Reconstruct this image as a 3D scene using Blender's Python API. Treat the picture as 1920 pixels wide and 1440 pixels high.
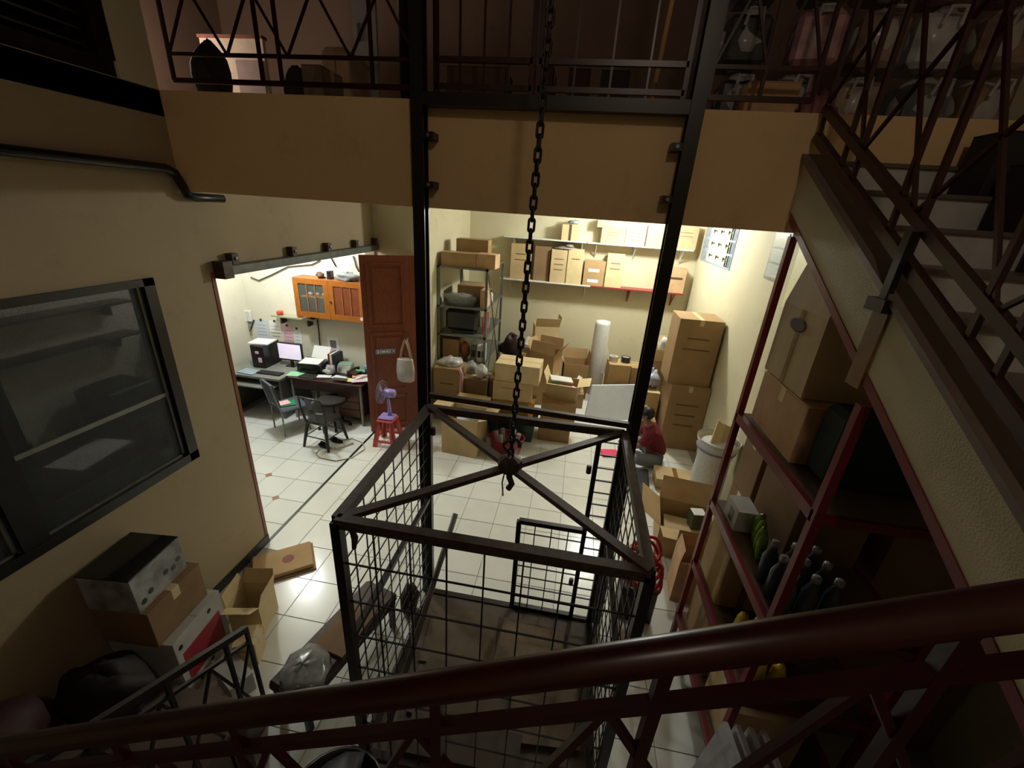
import bpy, bmesh, math, random
from mathutils import Vector, Matrix, Euler
for o in list(bpy.data.objects): bpy.data.objects.remove(o)
random.seed(7)
S = bpy.context.scene
C = S.collection
R = math.radians
# ------------------------------------------------------------------ camera
F_PX, PITCH, ROLL, YAW, EYE = 782.59, R(22.543), R(3.906), R(-7.709), 3.5
fwd = Vector((math.sin(YAW)*math.cos(PITCH), math.cos(YAW)*math.cos(PITCH), -math.sin(PITCH)))
rt0 = Vector((math.cos(YAW), -math.sin(YAW), 0)); up0 = rt0.cross(fwd)
rt = rt0*math.cos(ROLL) + up0*math.sin(ROLL); upv = -rt0*math.sin(ROLL) + up0*math.cos(ROLL)
cd = bpy.data.cameras.new('camera'); cam = bpy.data.objects.new('camera', cd); C.objects.link(cam)
cam.matrix_world = Matrix(((rt.x, upv.x, -fwd.x, 0), (rt.y, upv.y, -fwd.y, 0), (rt.z, upv.z, -fwd.z, EYE), (0, 0, 0, 1)))
cd.sensor_width = 36; cd.lens = F_PX/1920*36; cd.clip_start = 0.02; cd.clip_end = 100
S.camera = cam
def ray(px, py): return rt*(px-960) - upv*(py-720) + fwd*F_PX
def GZ(px, py, z=0.): d = ray(px, py); return Vector((0, 0, EYE)) + d*((z-EYE)/d.z)
def GY(px, py, y): d = ray(px, py); return Vector((0, 0, EYE)) + d*(y/d.y)
def GX(px, py, x): d = ray(px, py); return Vector((0, 0, EYE)) + d*(x/d.x)
# ------------------------------------------------------------------ world, lights, exposure
w = bpy.data.worlds.new('world'); S.world = w; w.use_nodes = True
w.node_tree.nodes['Background'].inputs[0].default_value = (.5, .6, .8, 1)
w.node_tree.nodes['Background'].inputs[1].default_value = 0.0
S.view_settings.view_transform = 'Standard'; S.view_settings.look = 'None'
S.view_settings.gamma = 1; S.view_settings.exposure = 0.0; S.view_settings.use_curve_mapping = False
def lamp(name, loc, watt, col=(1, .97, .92), rad=.12):
    l = bpy.data.lights.new(name, 'POINT'); l.energy = watt; l.color = col; l.shadow_soft_size = rad
    o = bpy.data.objects.new(name, l); C.objects.link(o); o.location = loc
    return o
STORE_LAMP = Vector((0.95, 7.65, 3.68)); OFFICE_LAMP = Vector((-4.45, 5.35, 3.3)); UP_LAMP = Vector((-4.9, 4.6, 4.95)); STAIR_FILL = Vector((.6, -.9, 5.6))
lamp('store_bulb_light', STORE_LAMP, 205, (.95, 1, .97))
lamp('office_bulb_light', OFFICE_LAMP, 170, (.95, 1, 1))
lamp('upper_bulb_light', UP_LAMP, 34, (1, .8, .66))
lamp('stair_fill_light', STAIR_FILL, 36, (1, .8, .64))  # unseen fill lamp, added behind the camera to brighten the beam

# ------------------------------------------------------------------ materials
MATS = {}
def srgb(h):
    h = h.lstrip('#'); c = [int(h[i:i+2], 16)/255 for i in (0, 2, 4)]
    return tuple(x/12.92 if x <= .04045 else ((x+.055)/1.055)**2.4 for x in c)
def M(name, col, rough=.6, metal=0, var=.12, scale=8, bump=.0, bscale=60, alpha=1, trans=0, emit=0, spec=.5):
    if name in MATS: return MATS[name]
    if isinstance(col, str): col = srgb(col)
    m = bpy.data.materials.new(name); m.use_nodes = True; nt = m.node_tree; N = nt.nodes; L = nt.links
    b = N['Principled BSDF']; b.inputs['Roughness'].default_value = rough; b.inputs['Metallic'].default_value = metal
    b.inputs['Specular IOR Level'].default_value = spec
    tc = N.new('ShaderNodeTexCoord'); no = N.new('ShaderNodeTexNoise'); no.inputs['Scale'].default_value = scale; no.inputs['Detail'].default_value = 5
    L.new(tc.outputs['Object'], no.inputs['Vector'])
    rp = N.new('ShaderNodeValToRGB'); rp.color_ramp.elements[0].position = .3; rp.color_ramp.elements[1].position = .7
    rp.color_ramp.elements[0].color = (*[c*(1-var) for c in col], 1); rp.color_ramp.elements[1].color = (*[min(1, c*(1+var)) for c in col], 1)
    L.new(no.outputs['Fac'], rp.inputs[0]); L.new(rp.outputs[0], b.inputs['Base Color'])
    if bump:
        n2 = N.new('ShaderNodeTexNoise'); n2.inputs['Scale'].default_value = bscale; L.new(tc.outputs['Object'], n2.inputs['Vector'])
        bp = N.new('ShaderNodeBump'); bp.inputs['Strength'].default_value = bump; bp.inputs['Distance'].default_value = .01
        L.new(n2.outputs['Fac'], bp.inputs['Height']); L.new(bp.outputs[0], b.inputs['Normal'])
    if trans: b.inputs['Transmission Weight'].default_value = trans; b.inputs['IOR'].default_value = 1.1
    if emit: b.inputs['Emission Color'].default_value = (*col, 1); b.inputs['Emission Strength'].default_value = emit
    if alpha < 1:
        t = N.new('ShaderNodeBsdfTransparent'); mx = N.new('ShaderNodeMixShader'); mx.inputs[0].default_value = alpha
        L.new(t.outputs[0], mx.inputs[1]); L.new(b.outputs[0], mx.inputs[2]); L.new(mx.outputs[0], N['Material Output'].inputs[0])
    MATS[name] = m; return m
def wallmat(name, col, stain):
    """painted plaster: soft blotches, scuffs and a fine relief"""
    m = M(name, col, .75, 0, .05, 1.2, .15, 120)
    nt = m.node_tree; N = nt.nodes; L = nt.links; b = N['Principled BSDF']
    src = b.inputs['Base Color'].links[0].from_socket
    mu = N.new('ShaderNodeTexNoise'); mu.inputs['Scale'].default_value = 3.5; mu.inputs['Detail'].default_value = 10; mu.inputs['Roughness'].default_value = .7
    L.new(N['Texture Coordinate'].outputs['Object'], mu.inputs['Vector'])
    r = N.new('ShaderNodeValToRGB'); r.color_ramp.elements[0].position = .56; r.color_ramp.elements[1].position = .78
    mix = N.new('ShaderNodeMix'); mix.data_type = 'RGBA'; L.new(mu.outputs['Fac'], r.inputs[0])
    mm = N.new('ShaderNodeMath'); mm.operation = 'MULTIPLY'; mm.inputs[1].default_value = .35; L.new(r.outputs[0], mm.inputs[0])
    L.new(mm.outputs[0], mix.inputs[0]); L.new(src, mix.inputs[6]); mix.inputs[7].default_value = (*srgb(stain), 1)
    L.new(mix.outputs[2], b.inputs['Base Color']); return m
def woodmat(name, col, dark, rough=.45):
    m = M(name, col, rough, 0, .1, 3); nt = m.node_tree; N = nt.nodes; L = nt.links; b = N['Principled BSDF']
    wv = N.new('ShaderNodeTexNoise'); mp = N.new('ShaderNodeMapping'); mp.inputs['Scale'].default_value = (30, 30, 2.5)
    L.new(N['Texture Coordinate'].outputs['Object'], mp.inputs[0]); L.new(mp.outputs[0], wv.inputs['Vector']); wv.inputs['Detail'].default_value = 6
    src = b.inputs['Base Color'].links[0].from_socket; mix = N.new('ShaderNodeMix'); mix.data_type = 'RGBA'
    rr = N.new('ShaderNodeValToRGB'); rr.color_ramp.elements[0].position = .45; rr.color_ramp.elements[1].position = .75; L.new(wv.outputs['Fac'], rr.inputs[0])
    L.new(rr.outputs[0], mix.inputs[0]); L.new(src, mix.inputs[6]); mix.inputs[7].default_value = (*srgb(dark), 1); L.new(mix.outputs[2], b.inputs['Base Color'])
    return m
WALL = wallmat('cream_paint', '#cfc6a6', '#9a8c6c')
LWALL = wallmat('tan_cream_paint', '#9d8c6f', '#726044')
BEAMM = wallmat('peach_paint', '#e9c795', '#b08e60')
OWALL = wallmat('office_paint', '#d8d4c2', '#a59d84')
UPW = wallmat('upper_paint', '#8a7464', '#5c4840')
CEIL = M('ceiling_white', '#d8d2c0', .8)
GROUT = M('grout', '#a19d90', .8)
TILE = M('cream_tile', '#e6e6de', .2, 0, .04, 3); TILEW = M('white_tile', '#dfe2de', .14, 0, .03, 3)
BRICKTILE = M('brown_insert', '#9c7660', .3)
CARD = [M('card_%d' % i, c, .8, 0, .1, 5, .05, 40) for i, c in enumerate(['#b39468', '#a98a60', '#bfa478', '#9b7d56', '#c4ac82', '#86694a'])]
CARDP = M('card_peach', '#c69f7a', .8); CARDIN = M('card_inside', '#8a6a44', .85); CARDPALE = M('card_pale', '#cdb78a', .8, 0, .06)
TAPE = M('brown_tape', '#8a6238', .25, 0, .05); TAPEC = M('clear_tape', '#c9b48c', .2, 0, .03)
INK = M('print_ink', '#4e3c28', .7); PAPER = M('paper_white', '#e6e6e4', .6, 0, .02); PINKP = M('paper_pink', '#e6b8c6', .6, 0, .03)
BLACK = M('black_paint', '#151312', .35, 0, .15); STEEL = M('dark_steel', '#241d1b', .42, .3, .25, 20); IRON = M('rust_steel', '#4a3a33', .55, .3, .3, 25)
GREY = M('grey_metal', '#7d807a', .4, .6); REDM = M('red_oxide', '#701620', .38, 0, .15, 12); REDD = M('dark_red_paint', '#330c0e', .33, 0, .2, 15)
WOOD = woodmat('orange_wood', '#a8641f', '#7c4314'); WOODD = woodmat('brown_wood', '#84462a', '#5c2e18'); DESK = woodmat('desk_wood', '#3b2018', '#26130d', .35)
WHITE = M('white_laminate', '#d9d9d2', .4, 0, .04); REDSH = M('red_shelf', '#8c2f2c', .4)
GLASS = M('window_glass', '#8fa09a', .05, alpha=.14); PLAST = M('clear_plastic', '#c9cccd', .15, 0, .05, alpha=.45); PLASTG = M('grey_plastic', '#8b9094', .3, 0, .2, 14)
MESH = None

# ------------------------------------------------------------------ geometry helper
ORG = {}
class G:
    def __init__(s): s.v = []; s.f = []
    def add(s, vs, fs):
        n = len(s.v); s.v += [Vector(v) for v in vs]; s.f += [tuple(i+n for i in f) for f in fs]; return s
    def box(s, x0, y0, z0, x1, y1, z1):
        x0, x1 = min(x0, x1), max(x0, x1); y0, y1 = min(y0, y1), max(y0, y1); z0, z1 = min(z0, z1), max(z0, z1)
        return s.add([(x0, y0, z0), (x1, y0, z0), (x1, y1, z0), (x0, y1, z0), (x0, y0, z1), (x1, y0, z1), (x1, y1, z1), (x0, y1, z1)],
                     [(0, 3, 2, 1), (4, 5, 6, 7), (0, 1, 5, 4), (1, 2, 6, 5), (2, 3, 7, 6), (3, 0, 4, 7)])
    def obox(s, c, size, rot=(0, 0, 0)):
        m = Euler(rot).to_matrix(); c = Vector(c); h = [k/2 for k in size]
        vs = [c + m @ Vector((a*h[0], b*h[1], d*h[2])) for d in (-1, 1) for a, b in ((-1, -1), (1, -1), (1, 1), (-1, 1))]
        return s.add(vs, [(0, 3, 2, 1), (4, 5, 6, 7), (0, 1, 5, 4), (1, 2, 6, 5), (2, 3, 7, 6), (3, 0, 4, 7)])
    def bar(s, p, q, a, b=None, up=(0, 0, 1)):
        p, q = Vector(p), Vector(q); b = b or a; d = (q-p).normalized(); u = Vector(up)
        if abs(d.dot(u)) > .98: u = Vector((1, 0, 0))
        x = d.cross(u).normalized(); y = x.cross(d)
        vs = [e + x*sx*a/2 + y*sy*b/2 for e in (p, q) for sx, sy in ((-1, -1), (1, -1), (1, 1), (-1, 1))]
        return s.add(vs, [(0, 3, 2, 1), (4, 5, 6, 7), (0, 1, 5, 4), (1, 2, 6, 5), (2, 3, 7, 6), (3, 0, 4, 7)])
    def tube(s, pts, r, n=8, closed=False):
        pts = [Vector(p) for p in pts]; k = len(pts); rings = []; pu = None
        for i, p in enumerate(pts):
            a = pts[(i-1) % k] if (closed or i > 0) else p; b = pts[(i+1) % k] if (closed or i < k-1) else p
            d = (b-a).normalized()
            if pu is None: pu = Vector((0, 0, 1)) if abs(d.z) < .9 else Vector((1, 0, 0))
            x = d.cross(pu).normalized(); y = x.cross(d).normalized(); pu = y
            rr = r[i] if isinstance(r, (list, tuple)) else r
            rings.append([p + (x*math.cos(t) + y*math.sin(t))*rr for t in [2*math.pi*j/n for j in range(n)]])
        vs = [v for g in rings for v in g]; fs = []
        for i in range(k if closed else k-1):
            o0, o1 = i*n, ((i+1) % k)*n
            fs += [(o0+j, o0+(j+1) % n, o1+(j+1) % n, o1+j) for j in range(n)]
        if not closed: fs += [tuple(reversed(range(n))), tuple(range((k-1)*n, k*n))]
        return s.add(vs, fs)
    def lathe(s, c, prof, n=20, sx=1, sy=1, axis='z'):
        c = Vector(c); vs = []; k = len(prof)
        for r, z in prof:
            for j in range(n):
                t = 2*math.pi*j/n; p = (r*math.cos(t)*sx, r*math.sin(t)*sy, z)
                if axis == 'x': p = (p[2], p[0], p[1])
                if axis == 'y': p = (p[0], p[2], p[1])
                vs.append(c+Vector(p))
        fs = [(i*n+j, i*n+(j+1) % n, (i+1)*n+(j+1) % n, (i+1)*n+j) for i in range(k-1) for j in range(n)]
        fs += [tuple(reversed(range(n))), tuple(range((k-1)*n, k*n))]
        return s.add(vs, fs)
    def blob(s, c, rad, amp=.15, seed=0, n=14, m=9, flat=None):
        rnd = random.Random(seed); c = Vector(c); ph = [(rnd.uniform(1, 5), rnd.uniform(1, 5), rnd.uniform(0, 6), rnd.uniform(0, 6)) for _ in range(5)]
        vs = []
        for i in range(m+1):
            a = math.pi*i/m
            for j in range(n):
                t = 2*math.pi*j/n
                k = 1 + amp*sum(math.sin(p[0]*a+p[2]+2*math.cos(t)*p[1]*.4)*math.cos(round(p[1])*t+p[3]) for p in ph)/2
                p = Vector((rad[0]*math.sin(a)*math.cos(t)*k, rad[1]*math.sin(a)*math.sin(t)*k, rad[2]*math.cos(a)*k))
                if flat is not None: p.z = max(p.z, flat)
                vs.append(c+p)
        fs = [(i*n+j, (i+1)*n+j, (i+1)*n+(j+1) % n, i*n+(j+1) % n) for i in range(m) for j in range(n)]
        return s.add(vs, fs)
    def poly(s, pts, th):
        """extrude a planar 3-D polygon by vector th"""
        pts = [Vector(p) for p in pts]; th = Vector(th); n = len(pts)
        return s.add(pts + [p+th for p in pts], [tuple(reversed(range(n))), tuple(range(n, 2*n))] + [(i, (i+1) % n, n+(i+1) % n, n+i) for i in range(n)])
    def done(s, name, mat, parent=None, smooth=False, bevel=0, world=True):
        me = bpy.data.meshes.new(name)
        vs = s.v
        if parent is not None and world:
            off = ORG[parent]; vs = [v-off for v in vs]
        org = Vector((0, 0, 0))
        if parent is None:
            xs = [v.x for v in vs]; ys = [v.y for v in vs]; zs = [v.z for v in vs]
            org = Vector(((min(xs)+max(xs))/2, (min(ys)+max(ys))/2, min(zs))); vs = [v-org for v in vs]
        me.from_pydata(vs, [], s.f)
        bm = bmesh.new(); bm.from_mesh(me); bmesh.ops.remove_doubles(bm, verts=bm.verts, dist=1e-6)
        bmesh.ops.recalc_face_normals(bm, faces=bm.faces)
        if bevel: bmesh.ops.bevel(bm, geom=list(bm.edges), offset=bevel, segments=1, affect='EDGES', profile=.5)
        bm.to_mesh(me); bm.free()
        if smooth:
            for p in me.polygons: p.use_smooth = True
        if mat: me.materials.append(mat)
        o = bpy.data.objects.new(name, me); C.objects.link(o); o.location = org
        if parent is not None: o.parent = parent; ORG[o] = ORG[parent] if world else Vector((0, 0, 0))
        else: ORG[o] = org
        return o
def tag(o, label, cat, group=None):
    o['label'] = label; o['category'] = cat
    if group: o['group'] = group
    return o
def thing(name, label, cat, loc=(0, 0, 0), rz=0, group=None):
    o = bpy.data.objects.new(name, None); C.objects.link(o); o.location = loc; o.rotation_euler = (0, 0, rz); o.empty_display_size = .1
    ORG[o] = Vector(loc); return tag(o, label, cat, group)
def struct(o, label=None):
    o['kind'] = 'structure'
    if label: o['label'] = label
    return o
def dupm(o, parent, loc=(0, 0, 0), rot=(0, 0, 0)):
    c = o.copy(); C.objects.link(c); c.parent = parent; c.location = loc; c.rotation_euler = rot; return c

# ================================================================== SETTING
LX, BACK, RX, LX2, PIER = -2.98, 9.05, 2.28, -2.33, 6.02
OPEN0, OPEN1, OPENZ = 3.12, 6.0, 2.87
# floor: bed with recessed joints, tiles as pieces
floor = struct(G().box(-5.7, -2.6, -.12, 3.1, BACK+.1, -.004).done('floor', GROUT), 'cream and white tiled ground floor')
tm = G().box(-.197, -.197, -.003, .197, .197, .0).done('tile', TILE, floor, bevel=.0012, world=False)
tm.parent = floor; first = [True]
def tile(x, y, mat_mesh):
    if first[0] and mat_mesh is tm.data:
        first[0] = False; tm.location = Vector((x, y, 0)) - ORG[floor]; return
    c = bpy.data.objects.new('tile', mat_mesh); C.objects.link(c); c.parent = floor; c.location = Vector((x, y, 0)) - ORG[floor]
wt = tm.data.copy(); wt.materials.clear(); wt.materials.append(TILEW)
for i in range(12):
    for j in range(18): tile(-2.45+.4*i, .95+.4*j, tm.data)
for i in range(6):
    for j in range(9): tile(-3.19-.4*i, 3.18+.4*j, wt)
for j in range(5): G().box(-2.977, 3.02+.6*j, -.003, -2.655, 3.614+.6*j, 0).done('border_tile', TILE, floor, bevel=.001)
gi = G().box(-.03, -.03, 0, .03, .03, .0006)
for x, y in ((-3.39, 3.78), (-3.39, 4.18+.8), (-4.19, 3.78), (-3.79, 4.58-.4)):
    G().obox((x, y, .0005), (.075, .075, .001), (0, 0, R(45))).done('insert_tile', BRICKTILE, floor)
struct(G().box(-3.0, OPEN0, -.01, -2.965, OPEN1, .003).done('trim_1', BLACK), 'dark threshold strip between office and hall floor')
# left wall with window hole and office opening
WY0, WY1, WZ0, WZ1 = .55, 2.58, 1.42, 2.9
g = G(); X0 = LX-.15
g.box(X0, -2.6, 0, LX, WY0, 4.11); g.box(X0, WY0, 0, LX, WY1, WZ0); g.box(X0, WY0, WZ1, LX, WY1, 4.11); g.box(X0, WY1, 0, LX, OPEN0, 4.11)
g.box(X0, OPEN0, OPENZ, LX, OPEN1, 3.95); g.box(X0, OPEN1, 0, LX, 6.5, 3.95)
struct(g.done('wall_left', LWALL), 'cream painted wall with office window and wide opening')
struct(G().box(LX, PIER, 0, LX2, BACK+.15, 3.95).done('wall_pier', WALL), 'cream wall pier beside the brown door')
struct(G().box(LX2, BACK, 0, RX+.15, BACK+.15, 3.95).done('wall_back', WALL), 'cream back wall of the store room')
struct(G().box(RX, 4.1, 0, RX+.15, BACK, 3.95).done('wall_right', WALL), 'cream right wall of the store room')
g = G().box(2.95, -2.6, 0, 3.1, 4.1, 7.2); g.box(RX+.15, 4.1, 0, 3.1, 4.25, 3.95)
struct(g.done('wall_stair', WALL), 'cream wall beside the stairs')
struct(G().box(-5.7, -2.75, 0, 3.1, -2.6, 7.2).done('wall_front', WALL))
struct(G().box(-5.7, 6.5, 0, LX, 6.65, 3.95).done('wall_office_back', OWALL), 'cream office wall behind the desks')
g = G().box(-5.85, -2.6, 0, -5.7, 6.65, 3.95); g.box(-5.7, .2, 0, X0, .35, 3.95)
struct(g.done('wall_office_side', OWALL))
# beam + upper floor slab
struct(G().box(LX, 2.98, 3.48, 2.95, 3.2, 4.11).done('beam', BEAMM), 'peach painted beam under the upper floor')
struct(G().box(LX, 3.2, 3.95, 3.1, BACK+.15, 4.105).done('ceiling', CEIL), 'white ceiling of the store room')
struct(G().box(-5.85, -2.6, 3.95, LX, BACK+.15, 4.105).done('ceiling_office', CEIL))
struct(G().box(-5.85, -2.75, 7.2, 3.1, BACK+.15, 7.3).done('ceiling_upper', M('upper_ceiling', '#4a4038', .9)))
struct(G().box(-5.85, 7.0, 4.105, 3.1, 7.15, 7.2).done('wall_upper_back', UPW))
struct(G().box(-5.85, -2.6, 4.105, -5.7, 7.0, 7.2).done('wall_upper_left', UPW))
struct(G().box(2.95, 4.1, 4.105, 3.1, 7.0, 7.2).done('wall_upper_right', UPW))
# upper left wall: corner post, dark louvred window above z 4.11
g = G().box(X0, 2.72, 4.11, LX, 2.98, 7.2); g.box(X0, -2.6, 6.2, LX, 2.72, 7.2)
struct(g.done('wall_left_upper', WALL))
win2 = struct(G().box(LX-.1, -1.0, 4.11, LX-.02, 2.72, 4.2).done('window_2', STEEL), 'dark louvred upper window over the left wall')
for y in (-1, .2, 1.4, 2.62): G().box(LX-.1, y, 4.2, LX-.0, y+.1, 6.2).done('window_frame', STEEL, win2)
G().box(LX-.14, -1, 4.2, LX-.12, 2.7, 6.2).done('pane', M('dark_pane', '#161412', .2), win2)
for k in range(12):
    z = 4.26+k*.075
    G().obox((LX-.07, .85, z), (.07, 3.5, .012), (0, R(35), 0)).done('slat', STEEL, win2)
# office window
win = struct(G().box(LX-.12, WY0, WZ0, LX+.02, WY1, WZ0+.07).done('window_1', BLACK), 'black framed office window with insect mesh')
G().box(LX-.12, WY0, WZ1-.05, LX+.02, WY1, WZ1).done('window_frame', BLACK, win)
G().box(LX-.12, WY0, WZ0, LX+.02, WY0+.07, WZ1).done('window_frame', BLACK, win)
G().box(LX-.12, WY1-.08, WZ0, LX+.02, WY1, WZ1).done('window_frame', BLACK, win)
G().box(LX-.10, 1.4, WZ0+.07, LX+.015, 1.53, WZ1-.05).done('mullion', BLACK, win)
for y0, y1 in ((WY0+.07, 1.4), (1.53, WY1-.08)):
    G().box(LX-.03, y0, 2.02, LX-.015, y1, 2.05).done('transom', GREY, win)
    G().box(LX-.03, y0, WZ0+.07, LX-.012, y1, WZ0+.085).done('sash_rail', GREY, win)
    G().box(LX-.03, y1-.03, WZ0+.07, LX-.012, y1-.01, WZ1-.05).done('sash_stile', GREY, win)
    G().box(LX-.05, y0, WZ0+.07, LX-.046, y1, WZ1-.05).done('pane', M('tinted_glass', '#1c2221', .08, alpha=.56), win)
# fine insect mesh: transparent weave material
mm = M('insect_mesh', '#34383a', .6, .2, .1)
nt = mm.node_tree; N = nt.nodes; L = nt.links
tcn = N['Texture Coordinate']; sp = N.new('ShaderNodeSeparateXYZ'); L.new(tcn.outputs['Object'], sp.inputs[0])
fr = []
for ax in ('Y', 'Z'):
    a = N.new('ShaderNodeMath'); a.operation = 'MULTIPLY'; a.inputs[1].default_value = 150; L.new(sp.outputs[ax], a.inputs[0])
    b_ = N.new('ShaderNodeMath'); b_.operation = 'FRACT'; L.new(a.outputs[0], b_.inputs[0])
    c_ = N.new('ShaderNodeMath'); c_.operation = 'LESS_THAN'; c_.inputs[1].default_value = .32; L.new(b_.outputs[0], c_.inputs[0]); fr.append(c_)
mx = N.new('ShaderNodeMath'); mx.operation = 'MAXIMUM'; L.new(fr[0].outputs[0], mx.inputs[0]); L.new(fr[1].outputs[0], mx.inputs[1])
tr = N.new('ShaderNodeBsdfTransparent'); ms = N.new('ShaderNodeMixShader'); L.new(mx.outputs[0], ms.inputs[0]); L.new(tr.outputs[0], ms.inputs[1]); L.new(N['Principled BSDF'].outputs[0], ms.inputs[2]); L.new(ms.outputs[0], N['Material Output'].inputs[0])
for y0, y1 in ((WY0+.07, 1.4), (1.53, WY1-.11)):
    G().box(LX-.022, y0, WZ0+.085, LX-.02, y1, WZ1-.05).done('insect_screen', mm, win)
struct(G().box(LX, -2.6, 0, LX+.012, OPEN0, .1).done('baseboard_left', M('dark_base', '#2c2622', .4)))
struct(G().box(X0-.01, OPEN0-.035, 0, LX+.006, OPEN0, OPENZ).done('trim_2', WOODD), 'brown jamb at the near side of the office opening')

# ================================================================== LEFT WALL FITTINGS
t = thing('sliding_door_track', 'grey galvanised door track bolted above the office opening', 'track', (LX+.05, 4.7, OPENZ-.02))
G().box(LX+.005, 3.2, OPENZ-.03, LX+.085, 6.0, OPENZ+.05).done('rail', M('galvanised', '#5d605a', .5, .5, .25, 12), t, bevel=.006)
for y in (3.3, 4.1, 4.75, 5.4, 5.95):
    b = G().box(LX+.002, y-.035, OPENZ+.05, LX+.07, y+.035, OPENZ+.14).done('bracket', IRON, t); G().lathe((LX+.07, y, OPENZ+.1), [(.014, 0), (.014, .014), (.006, .016)], 8, axis='x').done('bolt', GREY, b)
G().box(LX+.0, 3.12, OPENZ-.05, LX+.1, 3.22, OPENZ+.09).done('end_stop', IRON, t)
pts = [(LX+.034, -2.0, 3.62), (LX+.034, 2.86, 3.62), (LX+.036, 2.92, 3.6), (LX+.05, 2.95, 3.52), (LX+.06, 2.965, 3.455), (LX+.07, 3.02, 3.44), (LX+.1, 3.25, 3.44)]
tag(G().tube(pts, .03, 10).done('conduit_pipe', BLACK, smooth=True), 'black conduit pipe running along the upper left wall and dropping under the beam', 'pipe')

# ================================================================== LIFT (goods hoist)
CX0, CX1, CY0, CY1, CZ = -1.03, .48, 1.5, 2.82, 2.03
t = thing('hoist_gantry', 'black steel guide frame standing before the peach beam', 'frame', (-.27, 2.9, 0))
for x in (-1.09, .55):
    g = G(); g.box(x-.04, 2.86, 0, x+.04, 2.872, 6.6); g.box(x-.04, 2.94, 0, x+.04, 2.952, 6.6); g.box(x-.006, 2.872, 0, x+.006, 2.94, 6.6)
    g.done('guide_post', BLACK, t)
    for z in (3.62, 3.9): 
        s_ = 1 if x < 0 else -1
        b = G().box(x+s_*.04, 2.87, z-.02, x+s_*.10, 2.98, z+.02).done('bracket', BLACK, t); G().lathe((x+s_*.07, 2.87, z), [(.012, -.01), (.012, 0)], 6, axis='y').done('bolt', GREY, b)
G().box(-1.05, 2.87, 4.06, .51, 2.95, 4.13).done('crossbar', BLACK, t)
G().box(-1.05, 2.87, 6.5, .51, 2.95, 6.58).done('crossbar', BLACK, t)
G().bar((-.2, 2.9, 6.54), (-.2, 1.2, 6.54), .08).done('hoist_beam', BLACK, t)

cage = thing('lift_cage', 'open rusty steel goods lift cage with cross braced top and wire grid sides', 'lift cage', (-.27, 2.15, 0))
def cbar(p, q, w_, h_=None, name='bar', mat=IRON): return G().bar(p, q, w_, h_ or w_).done(name, mat, cage)
a, b, c, d = (CX0, CY0, CZ), (CX1, CY0, CZ), (CX1, CY1, CZ), (CX0, CY1, CZ)
for p, q in ((a, b), (b, c), (c, d), (d, a)): cbar(p, q, .05, .055, 'top_rail')
cbar((CX0, CY0, CZ+.012), (CX1, CY1, CZ+.012), .05, .03, 'cross_brace'); cbar((CX0, CY1, CZ+.02), (CX1, CY0, CZ+.02), .05, .03, 'cross_brace')
G().lathe((-.27, 2.16, CZ), [(.07, 0), (.08, .03), (.07, .07), (.03, .09)], 10).done('lifting_plate', IRON, cage)
G().tube([(-.27, 2.16, CZ), (-.27, 2.16, CZ-.06), (-.25, 2.15, CZ-.1), (-.27, 2.15, CZ-.14)], .02, 8).done('hook_bolt', IRON, cage)
G().tube([(-.3, 2.16, CZ-.02), (-.31, 2.15, CZ-.1), (-.3, 2.15, CZ-.2)], .005, 5).done('wire_tail', IRON, cage)
for x, y in ((CX0, CY0), (CX1, CY0), (CX0, CY1), (CX1, CY1)): cbar((x, y, .0), (x, y, CZ), .05, .05, 'post', STEEL)
for p, q in (((CX0, CY0, .06), (CX1, CY0, .06)), ((CX0, CY0, .06), (CX0, CY1, .06)), ((CX1, CY0, .06), (CX1, CY1, .06)), ((CX0, CY1, .06), (CX1, CY1, .06))): cbar(p, q, .05, .05, 'bottom_rail', STEEL)
G().box(CX0, CY0, .03, CX1, CY1, .075).done('floor_plate', M('lift_plate', '#4a3c30', .7, 0, .3, 6), cage)
for s_, x in ((-1, CX0), (1, CX1)):
    cbar((x, CY0, 1.18), (x, CY1, 1.18), .035, .035, 'mid_rail', STEEL)
    for i in range(1, 10): cbar((x, CY0+i*(CY1-CY0)/10, .06), (x, CY0+i*(CY1-CY0)/10, CZ), .0065, name='rod', mat=STEEL)
    for i in range(1, 14): cbar((x, CY0, .06+i*.14), (x, CY1, .06+i*.14), .0065, name='rod', mat=STEEL)
for i in range(1, 8): cbar((CX0+i*.188, CY0, .06), (CX0+i*.188, CY0, CZ), .008, name='rod', mat=STEEL)
for i in range(1, 7): cbar((CX0, CY0, CZ-.27*i), (CX1, CY0, CZ-.27*i), .008, name='rod', mat=STEEL)
# back: top double rail, folded gate and small half gate
cbar((CX0, CY1+.03, CZ+.1), (CX1+.04, CY1+.03, CZ+.06), .04, .04, 'top_rail')
cbar((.31, CY1, .0), (.31, CY1, CZ), .035, name='gate_post', mat=STEEL)
for i in range(17): cbar((.31, CY1, .1+i*.115), (CX1, CY1, .1+i*.115), .01, name='rung', mat=STEEL)
hg = G(); gx0, gx1, gz0, gz1 = -.24, .31, .09, 1.08
for p, q in (((gx0, gz0), (gx0, gz1)), ((gx0, gz1), (gx1, gz1)), ((gx0, gz0), (gx1, gz0))): hg.bar((p[0], CY1, p[1]), (q[0], CY1, q[1]), .04)
hg = hg.done('half_gate', STEEL, cage)
for i in range(1, 4): G().bar((gx0+i*.14, CY1, gz0), (gx0+i*.14, CY1, gz1), .009).done('rod', STEEL, hg)
for i in range(1, 8): G().bar((gx0, CY1, gz0+i*.124), (gx1, CY1, gz0+i*.124), .009).done('rod', STEEL, hg)
for x, z in ((.295, 1.68), (.295, .5), (CX0+.03, 1.83), (CX0+.03, .75)): G().lathe((x-.03 if x > 0 else x+.01, CY1, z), [(.014, -.035), (.02, -.03), (.02, .03), (.014, .035)], 8).done('hinge', IRON, cage)
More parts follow.
